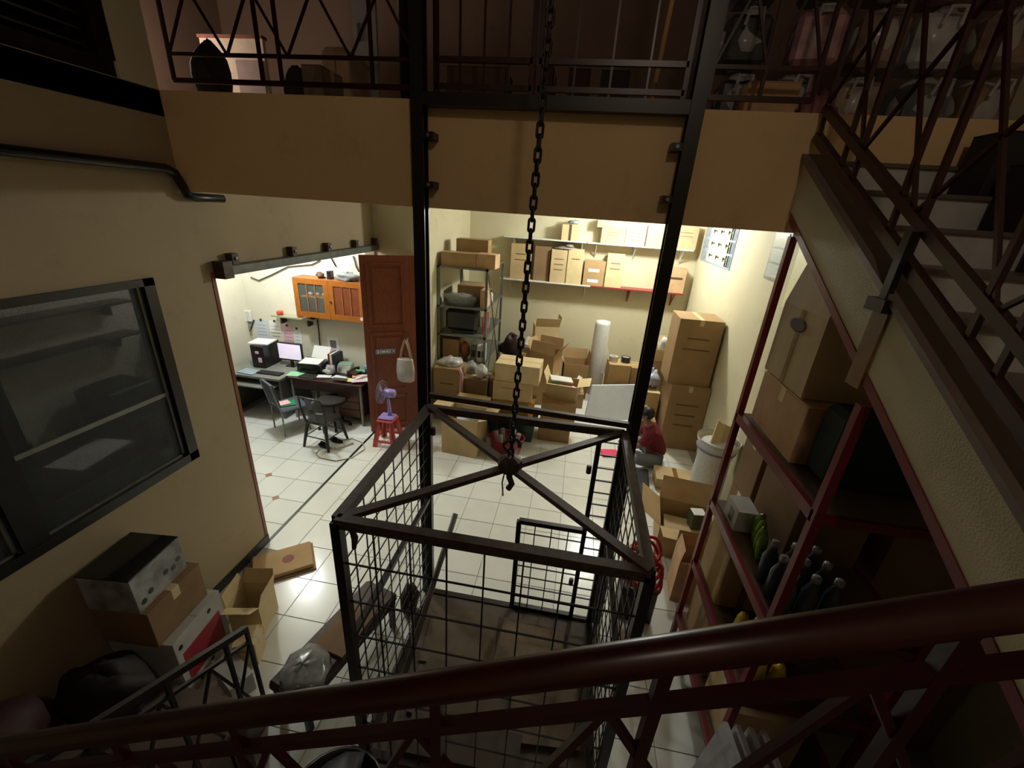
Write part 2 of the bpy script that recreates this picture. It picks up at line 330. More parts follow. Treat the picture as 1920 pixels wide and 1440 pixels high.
G().tube([(CX0+.06, CY0+.02, CZ-.04), (CX0+.07, CY0+.03, CZ-.12), (CX0+.06, CY0+.03, CZ-.19)], [.012, .018, .012], 8).done('shackle', IRON, cage)
# cardboard sheets lining the cage floor
rnd = random.Random(3)
k = 0
for (x, y, sx, sy, rz, col, lb) in ((-.62, 2.42, .6, .5, 4, 0, 'back left'), (-.02, 2.45, .55, .42, -3, 2, 'back right, next to the half gate'), (-.5, 1.95, .7, .42, -6, 3, 'middle'), (.14, 1.98, .5, .46, 5, 1, 'middle beside the right grid'), (-.4, 1.66, .8, .24, 1, 5, 'front')):
    k += 1
    tag(G().obox((x, y, .08+.005*k), (sx, sy, .007), (0, 0, R(rz))).done('cardboard_sheet', M('dirty_card%d' % col, ['#5c4f3f', '#645343', '#6b5a48', '#4f4436', '#4f4436', '#463c31'][col], .9, 0, .25, 6)), 'flattened cardboard sheet lining the lift cage floor, ' + lb + ' piece', 'cardboard')
# grey pole leaning in the cage, brown sack
tag(G().tube([(-.93, 1.62, .12), (-.72, 2.55, 1.28)], .022, 10).done('pole', M('grey_pole', '#77746c', .5, .3), smooth=True), 'grey metal pole leaning inside the lift cage', 'pole')
# chain
ch = thing('hoist_chain', 'long dark steel hoist chain hanging down to the lift cage', 'chain', (-.27, 2.16, CZ+.08))
top = Vector((-.2, 2.12, 6.5)); bot = Vector((-.27, 2.16, CZ+.09)); n = 88; pit = (top-bot).length/n
lk = G().tube([(math.cos(t_)*.0145, 0, math.sin(t_)*.0145 + (pit*.36 if math.sin(t_) > 0 else -pit*.36)) for t_ in [2*math.pi*j/12+.13 for j in range(12)]], .0066, 6, True).done('link', STEEL, ch, smooth=True, world=False)
for i in range(n):
    p = bot.lerp(top, (i+.5)/n) - ORG[ch]
    if i == 0: lk.location = p
    else: dupm(lk, ch, p, (0, 0, R(90*(i % 2)+25+6*math.sin(i*.4))))
G().tube([(-.27+.05*math.cos(a_), 2.16+.02*math.sin(2*a_), CZ+.16+.05*math.sin(a_)) for a_ in [i*.5 for i in range(11)]], .012, 8).done('hook', IRON, ch, smooth=True)

# ================================================================== RAILINGS
def railing(name, label, P, Q, zs, top_r, tops, n_bal, lat_n, mat=REDD, plane='xz', extra=None, bal_z=None):
    """P,Q: ends (x,y,z) of the base line; zs: heights of rails above it; lattice between zs[1] and zs[-1]"""
    P, Q = Vector(P), Vector(Q); t = thing(name, label, 'railing', P.lerp(Q, .5))
    for i, (z, r) in enumerate(zs):
        if r > .0195: G().tube([P+Vector((0, 0, z)), Q+Vector((0, 0, z))], r, 14).done('handrail', mat, t, smooth=True)
        else: G().bar(P+Vector((0, 0, z)), Q+Vector((0, 0, z)), r*2, r*2.4).done('rail', mat, t)
    lo, hi = min(z for z, r in zs), max(z for z, r in zs)
    for u in n_bal: p = P.lerp(Q, u); G().bar(p+Vector((0, 0, bal_z if bal_z is not None else lo)), p+Vector((0, 0, hi)), .02).done('baluster', mat, t)
    l0, l1 = tops
    for i in range(lat_n):
        a0, a1 = P.lerp(Q, i/lat_n), P.lerp(Q, (i+1)/lat_n)
        G().bar(a0+Vector((0, 0, l0)), a1+Vector((0, 0, l1)), .014).done('lattice_bar', mat, t)
        G().bar(a0+Vector((0, 0, l1)), a1+Vector((0, 0, l0)), .014).done('lattice_bar', mat, t)
    return t
# stair flight the camera stands on (rises to the right, along x)
def hz(x): return 2.81+.531*x
railing('stair_railing', 'dark red stair handrail with lattice running right above the lift cage', (-1.85, .45, hz(-1.85)-.9), (1.12, .45, hz(1.12)-.9), [(.9, .027), (.785, .0095), (.1, .0095)], None, (.1, .785), [.02, .13, .16, .3, .42, .57, .69, .8, .92], 9)
# left lower flight
railing('stair_railing', 'dark railing with square end post at the foot of the stairs, beside the stacked cartons', (-1.82, 1.59, .0), (-1.82, .5, .585), [(.93, .016), (.81, .009), (.1, .009)], None, (.1, .8), [0, .14, .45, .75, .98], 4, STEEL)
# upper balcony railings
zb = 4.11
railing('balcony_railing', 'dark red balcony railing with diamond lattice, left of the lift frame', (-2.92, 3.06, zb), (-1.16, 3.06, zb), [(.075, .012), (.225, .009), (.95, .02)], None, (.225, .95), [0, .385, .465, .83, .99], 4)
railing('balcony_railing', 'dark red balcony railing with diamond lattice between the lift frame and the upper stair', (.63, 3.06, zb), (1.2, 3.06, zb), [(.075, .012), (.225, .009), (.95, .02)], None, (.225, .95), [0, .5, 1], 2)
t = thing('lift_gate', 'pair of dark barred gate leaves closing the lift shaft on the balcony', 'gate', (-.27, 3.06, zb))
for x0, x1 in ((-1.03, -.42), (-.38, .49)):
    lf = G(); zz0, zz1 = zb+.03, zb+1.9
    for p, q in (((x0, zz0), (x0, zz1)), ((x1, zz0), (x1, zz1)), ((x0, zz0+.06), (x1, zz0+.06)), ((x0, zz0+.2), (x1, zz0+.2)), ((x0, zz1), (x1, zz1))): lf.bar((p[0], 3.06, p[1]), (q[0], 3.06, q[1]), .03)
    lf = lf.done('leaf', REDD, t)
    for i in range(1, 4): x = x0+(x1-x0)*i/4; G().bar((x, 3.06, zz0), (x, 3.06, zz1), .012).done('bar', REDD, lf)
tag(G().tube([(.33, 3.25, zb), (.42, 3.35, zb+1.6)], .014, 8).done('broom_handle', M('pale_wood', '#c79f62', .5), smooth=True), 'pale wooden broom handle leaning behind the lift gate', 'handle')
tag(G().tube([(-1.32, 3.3, zb), (-1.32, 3.3, 7.2)], .05, 10).done('pipe_column', BLACK, smooth=True), 'thick black vertical pipe behind the balcony railing', 'pipe')

# ================================================================== STAIRS
SX0, SX1 = 1.22, 2.5
def sb(y): return 3.5+.545*(y-2.78)     # soffit line
STEPM = M('stair_tile', '#6e5f5a', .4, 0, .1, 6); RISER = M('riser_white', '#c4c4c0', .4)
g = G(); y0, y1 = .5, 2.98
g.poly([(SX0, y0, sb(y0)), (SX0, y1, sb(y1)), (SX0, y1, sb(y1)+.27), (SX0, y0, sb(y0)+.27)], (.1, 0, 0))
st = struct(g.done('stair_stringer', WALL), 'cream painted side of the upper stair flight')
G().poly([(SX0-.02, y0, sb(y0)+.27), (SX0-.02, y1, sb(y1)+.27), (SX0-.02, y1, sb(y1)+.30), (SX0-.02, y0, sb(y0)+.30)], (.2, 0, 0)).done('coping', M('coping_tile', '#756862', .4), st)
G().poly([(SX0-.005, y0, sb(y0)-.045), (SX0-.005, y1-.05, sb(y1-.05)-.045), (SX0-.005, y1-.05, sb(y1-.05)), (SX0-.005, y0, sb(y0))], (.06, 0, 0)).done('steel_channel', REDM, st)
G().poly([(SX0+.1, y0, sb(y0)+.04), (SX0+.1, y1, sb(y1)+.04), (SX0+.1, y1, sb(y1)+.12), (SX0+.1, y0, sb(y0)+.12)], (SX1-SX0-.1, 0, 0)).done('soffit', WALL, st)
run, rise = .3, .1635
for i in range(9):
    y = .55+run*i; z = sb(y)+.12+rise
    G().box(SX0+.1, y, z-rise-.1, SX1, y+.02, z-.02).done('riser', RISER, st)
    G().box(SX0+.1, y-.02, z-.02, SX1, y+run+.02, z).done('tread', STEPM, st)
# post bracket on the stringer
t = thing('rail_post_bracket', 'dark bracket and brown post fixed to the side of the cream stringer', 'bracket', (SX0-.03, 1.9, sb(1.9)+.0))
G().box(SX0-.012, 1.82, sb(1.9)-.12, SX0-.001, 1.91, sb(1.9)+.2).done('post_foot', M('mustard_wood', '#7a5c2c', .6), t)
G().box(SX0-.04, 1.82, sb(1.9)+.2, SX0-.001, 1.93, sb(1.9)+.25).done('clamp', STEEL, t); G().box(SX0-.025, 1.85, sb(1.9)+.25, SX0-.001, 1.89, sb(1.9)+.5).done('upright', STEEL, t)
railing('stair_railing', 'dark red lattice railing climbing the upper stair flight', (SX0+.02, .95, sb(.95)+.3), (SX0+.02, 2.95, sb(2.95)+.3), [(.1, .018), (.235, .016), (.95, .022)], None, (.235, .95), [.02, .2, .27, .47, .55, .75, .82, .99], 4)
# flight A and lower left flight (out of view below, hold the railings)
fa = struct(G().box(-1.82, -1.4, .62, -1.55, .4, .8).done('stair_flight', STEPM))
for i in range(11):
    x = -1.6+.26*i; z = 1.9+.531*x
    G().box(x, -1.4, z-.25, x+.3, .42, z).done('step', STEPM, fa)
G().box(1.22, -1.4, 2.35, 2.9, .42, 2.52).done('landing', STEPM, fa)
G().box(-2.97, -1.4, .72, -1.6, .42, .88).done('landing', STEPM, fa)
for i in range(4): G().box(-2.97, .42+.28*i, 0, -1.8, .72+.28*i, .72-.17*i).done('step', STEPM, fa)

# ================================================================== CARTONS
def carton(label, x, y, z, sx, sy, sz, rz=0, mat=None, tape=True, open_=None, prints=0, name='cardboard_box', cat='box', group=None, labels=0, tapemat=None, seam='x', ftape=False):
    """x,y = centre of the base; parts: body, flaps, tape, print"""
    mat = mat or CARD[int(abs(x*37+y*11+z*7)) % 5]
    t = thing(name, label, cat, (x, y, z), R(rz), group); hx, hy = sx/2, sy/2; D = dict(parent=t, world=False)
    if open_ is None:
        G().box(-hx, -hy, 0, hx, hy, sz-.006).done('body', mat, bevel=.004, **D)
        if seam == 'x': fl = [(-hx, -hy, hx, -.002), (-hx, .002, hx, hy)]
        else: fl = [(-hx, -hy, -.002, hy), (.002, -hy, hx, hy)]
        for a0, b0, a1, b1 in fl: G().box(a0, b0, sz-.006, a1, b1, sz-.001).done('flap', mat, **D)
        if tape:
            tw = min(.03, sy*.12)
            g = G().box(-hx, -tw, sz-.001, hx, tw, sz) if seam == 'x' else G().box(-tw, -hy, sz-.001, tw, hy, sz)
            if seam == 'x':
                for s_ in (-1, 1): g.box(s_*hx, -tw, sz-.09, s_*(hx+.001), tw, sz)
            else: g.box(-tw, -hy-.001, sz-.09, tw, -hy, sz)
            g.done('tape', tapemat or TAPEC, **D)
    else:
        th = .006; g = G()
        g.box(-hx, -hy, 0, hx, hy, th); g.box(-hx, -hy, th, -hx+th, hy, sz); g.box(hx-th, -hy, th, hx, hy, sz); g.box(-hx+th, -hy, th, hx-th, -hy+th, sz); g.box(-hx+th, hy-th, th, hx-th, hy, sz)
        g.done('body', mat, **D)
        for side, ang in open_.items():            # ang: degrees from vertical outwards
            a_ = R(ang); L_ = (sy if side in 'LR' else sx); w_ = min(sx, sy)*.5
            if side == 'F': g = G().poly([(-hx, -hy, sz), (hx, -hy, sz), (hx-.01, -hy-w_*math.sin(a_), sz+w_*math.cos(a_)), (-hx+.01, -hy-w_*math.sin(a_), sz+w_*math.cos(a_))], (0, .004, .003))
            if side == 'B': g = G().poly([(-hx, hy, sz), (hx, hy, sz), (hx-.01, hy+w_*math.sin(a_), sz+w_*math.cos(a_)), (-hx+.01, hy+w_*math.sin(a_), sz+w_*math.cos(a_))], (0, -.004, .003))
            if side == 'L': g = G().poly([(-hx, -hy, sz), (-hx, hy, sz), (-hx-w_*math.sin(a_), hy-.01, sz+w_*math.cos(a_)), (-hx-w_*math.sin(a_), -hy+.01, sz+w_*math.cos(a_))], (.004, 0, .003))
            if side == 'R': g = G().poly([(hx, -hy, sz), (hx, hy, sz), (hx+w_*math.sin(a_), hy-.01, sz+w_*math.cos(a_)), (hx+w_*math.sin(a_), -hy+.01, sz+w_*math.cos(a_))], (-.004, 0, .003))
            g.done('flap', mat, **D)
    rn = random.Random(int(x*100)+int(z*10))
    for i in range(prints):                         # faint printed lines on the front face
        zz = sz*(.72-.16*i); ww = sx*rn.uniform(.25, .32)
        G().box(-ww, -hy-.0012, zz-sz*.013, ww, -hy, zz+sz*.013).done('print_line', M('faint_ink', '#6e5232', .8), **D)
    for i in range(labels):
        zz = sz*(.62-.42*i)
        G().box(-sx*.28, -hy-.002, zz-.03, sx*.24, -hy, zz+.03).done('paper_label', PAPER, **D)
    if ftape: G().box(-.025, -hy-.0015, 0, .025, -hy, sz).done('tape', tapemat or TAPE, **D)
    return t
def carton_px(label, xl, xr, yt, yb, Y, depth, z0=None, **k):
    """front face seen between pixels xl..xr, yt..yb on the plane y=Y, resting at z0"""
    ym = (yt+yb)/2; A, B_ = GY(xl, ym, Y), GY(xr, ym, Y); zt = GY((xl+xr)/2, yt, Y).z; zl = GY((xl+xr)/2, yb, Y).z if z0 is None else z0
    return carton(label, (A.x+B_.x)/2, Y+depth/2, zl, B_.x-A.x-.004, depth, zt-zl, **k)

# ================================================================== STORE ROOM, BACK WALL SHELVES
def shelf(label, x0, x1, z, mat, braces, bmat):
    t = thing('wall_shelf', label, 'shelf', ((x0+x1)/2, BACK, z-.03))
    G().box(x0, BACK-.32, z-.025, x1, BACK-.002, z).done('board', mat, t, bevel=.002)
    for x in braces:
        g = G().box(x-.012, BACK-.02, z-.3, x+.012, BACK-.002, z-.025); g.box(x-.012, BACK-.28, z-.045, x+.012, BACK-.02, z-.025); g.bar((x, BACK-.26, z-.04), (x, BACK-.02, z-.27), .02)
        g.done('bracket', bmat, t)
    return t
ZU, ZL = 3.02, 2.19
shelf('white laminate shelf board, upper row over the tall leaning cartons', -1.55, .1, ZU, WHITE, (-1.35, .02), WHITE)
shelf('white laminate shelf board, upper row under the line of pale cartons', .12, 2.12, ZU, WHITE, (.3, 1.05, 1.95), WHITE)
shelf('white laminate shelf board, lower row beneath the tall cartons', -1.58, .28, ZL, WHITE, (-1.4, .18), WHITE)
shelf('red painted shelf board on red brackets, lower row', .30, 2.1, ZL, REDSH, (1.08, 1.95), REDSH)
YS = BACK-.3
carton_px('small pale carton with string beside a wooden block on the upper shelf', 1053, 1085, 421, 449, YS, .2, ZU, mat=CARDPALE, ftape=True, tapemat=INK)
carton_px('orange tan carton carrying the long flat carton, upper shelf', 1127, 1173, 428, 456, YS, .26, ZU, mat=CARD[2], prints=2)
zt = GY(1150, 428, YS).z
carton_px('long flat peach carton lying across two cartons on the upper shelf', 1120, 1177, 413, 427, YS-.01, .24, zt, mat=CARDP)
carton_px('pale carton printed with text lines, upper shelf', 1174, 1212, 419, 457, YS, .26, ZU, mat=CARDPALE, prints=4, ftape=True, tapemat=TAPEC)
carton_px('pale carton behind the black guide post, upper shelf', 1213, 1262, 424, 462, YS, .26, ZU, mat=CARD[4])
carton_px('orange brown carton with inked corner marks at the end of the upper shelf', 1264, 1309, 424, 467, YS, .26, ZU, mat=CARDP, prints=2)
carton_px('tall tan carton standing alone near the left end of the lower shelf', 957, 995, 457, 522, YS, .22, ZL, mat=CARD[2], prints=2)
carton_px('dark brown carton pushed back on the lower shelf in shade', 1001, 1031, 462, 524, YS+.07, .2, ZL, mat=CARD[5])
carton_px('tan carton printed on its side, left one under the grey shade', 1032, 1062, 468, 527, YS, .24, ZL, mat=CARD[4], prints=3)
carton_px('tan carton with a cut top corner, right one under the grey shade', 1063, 1093, 467, 528, YS, .24, ZL, mat=CARDPALE, prints=1)
carton_px('brown carton with two white paper labels on the lower shelf', 1094, 1134, 489, 532, YS, .24, ZL, mat=CARD[1], labels=2)
carton_px('tall narrow pale carton with open top on the lower shelf', 1136, 1169, 476, 536, YS, .2, ZL, mat=CARDPALE, prints=2)
c = carton_px('brown carton with a dark slot on the red shelf end', 1246, 1286, 503, 545, YS, .26, ZL, mat=CARDP)
p = GY(1266, 522, YS); G().box(p.x-.16, YS-.004, p.z-.02, p.x+.14, YS-.001, p.z+.02).done('slot', INK, c)
zt = GY(1063, 468, YS).z
p = GY(1062, 467, YS)
t = thing('lamp_shade', 'grey bell shaped lamp shade lying on two tan cartons', 'lamp shade', (p.x, YS+.12, zt+.004))
G().lathe((p.x, YS+.12, zt+.004), [(.27, 0), (.27, .012), (.15, .035), (.1, .05)], 20, 1, .5).done('shade_rim', M('shade_grey', '#8c8478', .5), t, smooth=True)
G().lathe((p.x+.05, YS+.12, zt+.05), [(.1, 0), (.085, .035), (.05, .06), (.03, .068)], 16).done('shade_neck', M('shade_grey', '#8c8478', .5), t, smooth=True)
x = GY(1085, 430, YS).x
tag(G().blob((x-.1, YS+.08, GY(1070, 419, YS).z+.03), (.12, .08, .035), .25, 4).done('plastic_bag', PLASTG, smooth=True), 'crumpled grey plastic on top of the small pale carton', 'bag')

# poster board of product pictures on the right wall
PTL, PBR = GX(1312, 425, RX), GX(1365, 508, RX); yA, yB = 8.75, 7.02
t = thing('catalogue_board', 'pale product catalogue board with rows of pictures and blue side strip, on the right wall', 'poster', (RX, (yA+yB)/2, 2.86))
za, zc = 2.86, 3.5
G().box(RX-.012, yB, za, RX-.001, yA, zc).done('backing', M('board_blue', '#8d9aa6', .5), t)
for r_ in range(3):
    z0 = za+.03+r_*.2
    for c_ in range(3):
        y0 = yA-.42-c_*.4
        pg = G().box(RX-.016, y0-.37, z0, RX-.012, y0, z0+.18).done('page', M('page_cream', '#e2dcae', .5, 0, .03), t)
        G().box(RX-.018, y0-.3, z0+.09, RX-.016, y0-.1, z0+.12).done('picture', M('page_dark', '#4a4a3a', .5), pg)
        G().box(RX-.018, y0-.16, z0+.06, RX-.016, y0-.1, z0+.13).done('picture', M('page_dark', '#4a4a3a', .5), pg)
    for k_ in range(3): G().box(RX-.016, yB+.03+.09*k_, z0, RX-.012, yB+.1+.09*k_, z0+.17).done('card', M('card_steelblue', '#5f7388', .4), t)
    G().box(RX-.03, yA-.3, z0+.02, RX-.012, yA-.06, z0+.15).done('pocket', PLASTG, t)
# louvre / textured glass window in right wall near the red post
wn = struct(G().box(RX-.02, 5.25, 2.93, RX-.002, 5.7, 3.48).done('window_3', M('grey_frame', '#8f8c80', .5)), 'narrow frosted diamond glass window in the right wall')
for i in range(3): G().box(RX-.03, 5.3, 2.96+i*.17, RX-.018, 5.65, 3.11+i*.17).done('pane', M('frosted', '#b8c4c2', .25, 0, .3, 60), wn)
tag(G().box(RX-.006, 4.5, 2.7, RX-.001, 5.05, 3.4).done('wall_poster', M('page_cream', '#e2dcae', .5, 0, .03)), 'cream paper poster behind the red rack post', 'poster')

# ================================================================== METAL RACK
rx0, rx1, ry0, ry1, rzt = -2.3, -1.47, 6.9, 8.35, 2.58
rk = thing('metal_rack', 'grey steel shelving rack crammed with goods in the left corner', 'rack', ((rx0+rx1)/2, (ry0+ry1)/2, 0))
for x in (rx0, rx1):
    for y in (ry0, ry1): G().box(x-.02, y-.02, 0, x+.02, y+.02, rzt).done('post', GREY, rk)
RZ = [.25, .95, 1.42, 1.92, rzt]
for z in RZ: G().box(rx0-.02, ry0-.02, z-.03, rx1+.02, ry1+.02, z).done('shelf_board', GREY, rk)
G().bar((rx1+.022, ry0, .3), (rx1+.022, ry1, 2.5), .02, .004).done('side_brace', GREY, rk)
G().bar((rx1+.022, ry1, .3), (rx1+.022, ry0, 2.5), .02, .004).done('side_brace', GREY, rk)
carton('long brown carton at the front left of the rack top', -1.98, 7.08, rzt, .58, .3, .22, 3, CARD[1], prints=0)
carton('brown carton with red print on its pale side, front right of the rack top', -1.51, 7.1, rzt, .34, .3, .23, -4, CARDP, prints=0)
carton('brown carton standing behind two cartons on the rack top', -1.85, 7.5, rzt, .56, .34, .42, 2, CARD[3])
carton('brown carton in shade on the second rack shelf', -1.85, 7.55, RZ[3], .5, .5, .3, 4, CARD[1])
carton('peach carton at the right of the second rack shelf', -1.53, 7.12, RZ[3], .12, .3, .3, 0, CARDP)
# translucent tub and dark tv on upper shelves
t = thing('storage_tub', 'clear grey plastic tub wrapped in film on the steel rack', 'tub', (-1.95, 7.0, RZ[3]))
G().lathe((-1.95, 7.06, RZ[3]), [(.2, 0), (.24, .14), (.25, .15)], 24, 1.3, .62).done('tub_body', PLASTG, t, smooth=True); G().blob((-1.95, 7.06, RZ[3]+.14), (.3, .14, .06), .2, 5).done('film', PLAST, t, smooth=True)
t = thing('television', 'dark curved back of an old television on the steel rack', 'television', (-1.9, 7.15, RZ[2]))
G().box(-2.22, 7.0, RZ[2]+.05, -1.64, 7.3, RZ[2]+.42).done('casing', M('tv_dark', '#2c302f', .3), t, bevel=.05); G().box(-2.1, 7.0, RZ[2], -1.7, 7.3, RZ[2]+.05).done('foot', M('tv_dark', '#2c302f', .3), t)
for i, (y, c_, h, nm) in enumerate(((7.0, '#c4cc5a', .2, 'yellow green'), (7.12, '#3d6aa0', .24, 'blue capped'), (7.28, '#cfd4d6', .22, 'white'))):
    t = thing('spray_bottle', nm+' plastic bottle on the second rack shelf behind the peach carton', 'bottle', (-1.53, y+.3, RZ[3]))
    x = ORG[t].x; z = ORG[t].z; y = ORG[t].y
    G().lathe((x, y, z), [(.035, 0), (.04, .01), (.04, h*.6), (.018, h*.75), (.018, h*.8)], 12).done('bottle_body', M('bot%d' % i, c_, .3), t, smooth=True); G().lathe((x, y, z+h*.8), [(.02, 0), (.02, h*.15), (.012, h*.2)], 10).done('cap', BLACK, t, smooth=True)
for i in range(4):
    t = thing('packaged_tool', 'red and white carded pack hanging at the right side of the steel rack', 'package', (-1.56, 7.1+.13*i, RZ[2]), 0, 'red carded packs on the rack')
    y = 7.1+.13*i; G().box(-1.57, y, RZ[2], -1.55, y+.1, RZ[2]+.3).done('card', M('pack_red', '#b03434', .4), t); G().box(-1.55, y+.02, RZ[2]+.04, -1.53, y+.08, RZ[2]+.22).done('blister', PLAST, t)
carton('brown carton at the left of the third rack shelf', -2.1, 7.15, RZ[1], .3, .4, .36, 0, CARD[3])
tag(G().blob((-1.85, 7.05, RZ[1]+.16), (.085, .085, .16), .1, 9, flat=-.16).done('clay_pot', M('terracotta', '#9c5a3c', .6), smooth=True), 'round terracotta coloured pot on the third rack shelf', 'pot')
for i, (x, sx, c_) in enumerate(((-1.68, .12, 'grey'), (-1.57, .09, 'white'), (-1.5, .06, 'pale'))):
    t = thing('appliance_pack', c_+' boxed appliance in clear wrap on the third rack shelf', 'package', (x, 7.02, RZ[1])); hh = .26+.03*i
    G().box(x-sx/2, 6.94, RZ[1], x+sx/2, 7.1, RZ[1]+hh).done('pack_body', M('pk'+c_, {'grey': '#5d6a64', 'white': '#cfd4d2', 'pale': '#b9c2ba'}[c_], .4), t, bevel=.006); G().box(x-sx*.3, 6.935, RZ[1]+.08, x+sx*.3, 6.941, RZ[1]+.2).done('window', BLACK, t)
carton('tall tan carton with rosy plastic along its edge, before the rack', -1.98, 6.55, 0, .46, .42, .98, 0, CARD[3], prints=1)
tag(G().blob((-1.98, 6.55, 1.03), (.2, .17, .07), .35, 21, flat=-.05).done('plastic_bag', M('film_white', '#c6c4c2', .2, 0, .3, 20), smooth=True), 'crumpled black and white bag on the tall tan carton', 'bag')
tag(G().tube([(-1.7, 6.25, .02), (-1.7, 6.25, .6), (-1.7, 6.26, .95), (-1.75, 6.29, 1.04)], [.03, .035, .03, .02], 10).done('plastic_roll', M('rosy_plastic', '#c99a94', .3, 0, .1), smooth=True), 'rosy rolled plastic film against the tall tan carton', 'roll')
carton('dark carton below the clear bags between rack and front cartons', -1.5, 6.5, 0, .42, .4, .86, 0, CARD[5])
for i, (x, y, sd) in enumerate(((-1.6, 6.55, 3), (-1.4, 6.4, 6))):
    t = thing('appliance_bag', ('clear bag of dark appliances' if i == 0 else 'white knotted plastic bag')+' on the dark carton by the rack', 'bag', (x, y, .86))
    G().blob((x, y, .97), (.1, .1, .12), .2, sd, flat=-.108).done('bag_film', PLAST if i == 0 else M('film_white2', '#d8d8d6', .3), t, smooth=True)
    G().box(x-.05, y-.04, .875, x+.05, y+.04, .98).done('appliance', BLACK, t, bevel=.01)

# ================================================================== STORE PILES (middle)
# back heap: open cartons
carton('pale open carton high on the back heap near the wall', -.52, 8.55, .95, .5, .4, .4, 12, CARDPALE, open_={'F': 20, 'R': 10})
carton('brown carton under the heap by the back wall, left', -.55, 8.45, 0, .7, .6, .94, 0, CARD[3])
carton('tan carton with raised crumpled flaps, middle of the heap', -.42, 7.75, .62, .5, .44, .42, -18, CARD[1], open_={'F': -15, 'L': 20, 'R': 35, 'B': 10}, prints=0)
carton('brown carton carrying the crumpled open carton', -.45, 7.75, 0, .62, .56, .62, 5, CARD[3])
carton('open brown carton with folded flaps near the white roll', .18, 8.25, .3, .5, .42, .42, 6, CARD[1], open_={'B': 12, 'L': 30, 'R': 5})
carton('low carton under the open brown carton near the roll', .18, 8.25, 0, .55, .46, .3, 0, CARD[5])
carton('small tan carton with red tape before the open carton', .15, 7.7, .3, .34, .28, .2, 3, CARD[4], tapemat=M('red_tape', '#8c2a20', .4))
carton('brown carton below the small tan carton', .16, 7.72, 0, .45, .4, .3, 3, CARD[3])
for i, (x, y, z, r_, c_, lb) in enumerate(((-1.15, 7.95, .96, (.2, .14, .26), '#3a2a26', 'dark brown crumpled sack on the heap by the rack'), (-.95, 7.68, .79, (.15, .1, .13), '#242628', 'black bin bag among the open cartons'), (-1.28, 7.67, .77, (.11, .1, .12), '#5c4038', 'brown cloth bundle at the rack foot'))):
    tag(G().blob((x, y, z), r_, .3, 30+i, 18, 12).done('bin_bag', M('bagm%d' % i, c_, .35, 0, .2, 10), smooth=True), lb, 'bag')
carton('brown carton under the dark sacks beside the rack', -1.1, 7.85, 0, .6, .55, .66, 0, CARD[5])
tag(G().bar((-1.02, 7.45, 0.01), (-.82, 7.5, 1.02), .02, .09, (1, 0, 0)).done('wooden_batten', M('pale_batten', '#c8a878', .6)), 'pale wooden batten sticking up by the rack', 'batten')
for i, (x, y, z, sz, rr) in enumerate(((-.82, 8.25, 1.04, (.13, .18, .008), (R(70), R(15), 0)), (.27, 7.68, .56, (.09, .12, .006), (R(50), R(30), 0)))):
    tag(G().obox((x, y, z), sz, rr).done('paper_scrap', PAPER), ('white sheet on the back heap beside the pale open carton' if i == 0 else 'white paper scrap on the small tan carton'), 'paper')
# bubble wrap roll
t = thing('bubble_wrap_roll', 'tall white bubble wrap roll standing against the back wall', 'roll', (.62, 8.45, 0))
G().lathe((.62, 8.45, 0), [(.16, 0), (.17, .02), (.165, .8), (.15, 1.5), (.145, 1.56), (.05, 1.57)], 24).done('roll_body', M('bubble_wrap', '#d8d8d4', .35, 0, .06, 20, .3, 90), t, smooth=True)
G().poly([(.7, 8.32, 1.4), (.86, 8.36, .75), (.84, 8.34, .5), (.72, 8.3, .5)], (0, .01, 0)).done('loose_end', M('bubble_wrap', '#d8d8d4'), t)
# brown cartons + tape rolls
carton('golden brown carton with a wavy cut top under the tape rolls', 1.02, 8.1, 0, .42, .42, .86, 4, CARD[0], ftape=False)
carton('second golden brown carton by the black guide post', 1.42, 8.15, 0, .32, .42, .82, 0, CARD[1])
for i, (x, y, c_, lb) in enumerate(((.9, 8.1, '#b8ac98', 'beige parcel tape roll on the golden brown carton'), (1.14, 8.12, '#2a302c', 'black tape roll on the golden brown carton'))):
    t = thing('tape_roll', lb, 'tape roll', (x, y, .86)); g = G(); rr = .09
    g.lathe((x, y, .86), [(rr, 0), (rr, .11), (rr-.025, .11), (rr-.025, 0)], 20); g.f = g.f[:-2]
    n_ = 20; g.f += [(3*n_+j, 3*n_+(j+1) % n_, (j+1) % n_, j) for j in range(n_)]
    g.done('tape', M('tape%d' % i, c_, .4), t, smooth=False); 
    g = G(); g.lathe((x, y, .862), [(rr-.026, 0), (rr-.026, .1), (rr-.036, .1), (rr-.036, 0)], 20); g.f = g.f[:-2]; g.f += [(3*n_+j, 3*n_+(j+1) % n_, (j+1) % n_, j) for j in range(n_)]
    g.done('core', PAPER, t)
# grey foam board leaning in front
tag(G().poly([(.42, 7.05, 0), (1.32, 7.35, 0), (1.4, 7.62, .62), (.5, 7.3, .62)], (.02, -.03, 0)).done('foam_board', M('foam_grey', '#cdd1d5', .6, 0, .05)), 'pale grey foam board leaning in front of the bubble wrap roll', 'board')
carton('brown carton hidden behind the grey foam board', .95, 7.64, 0, .6, .2, .5, 18, CARD[3])
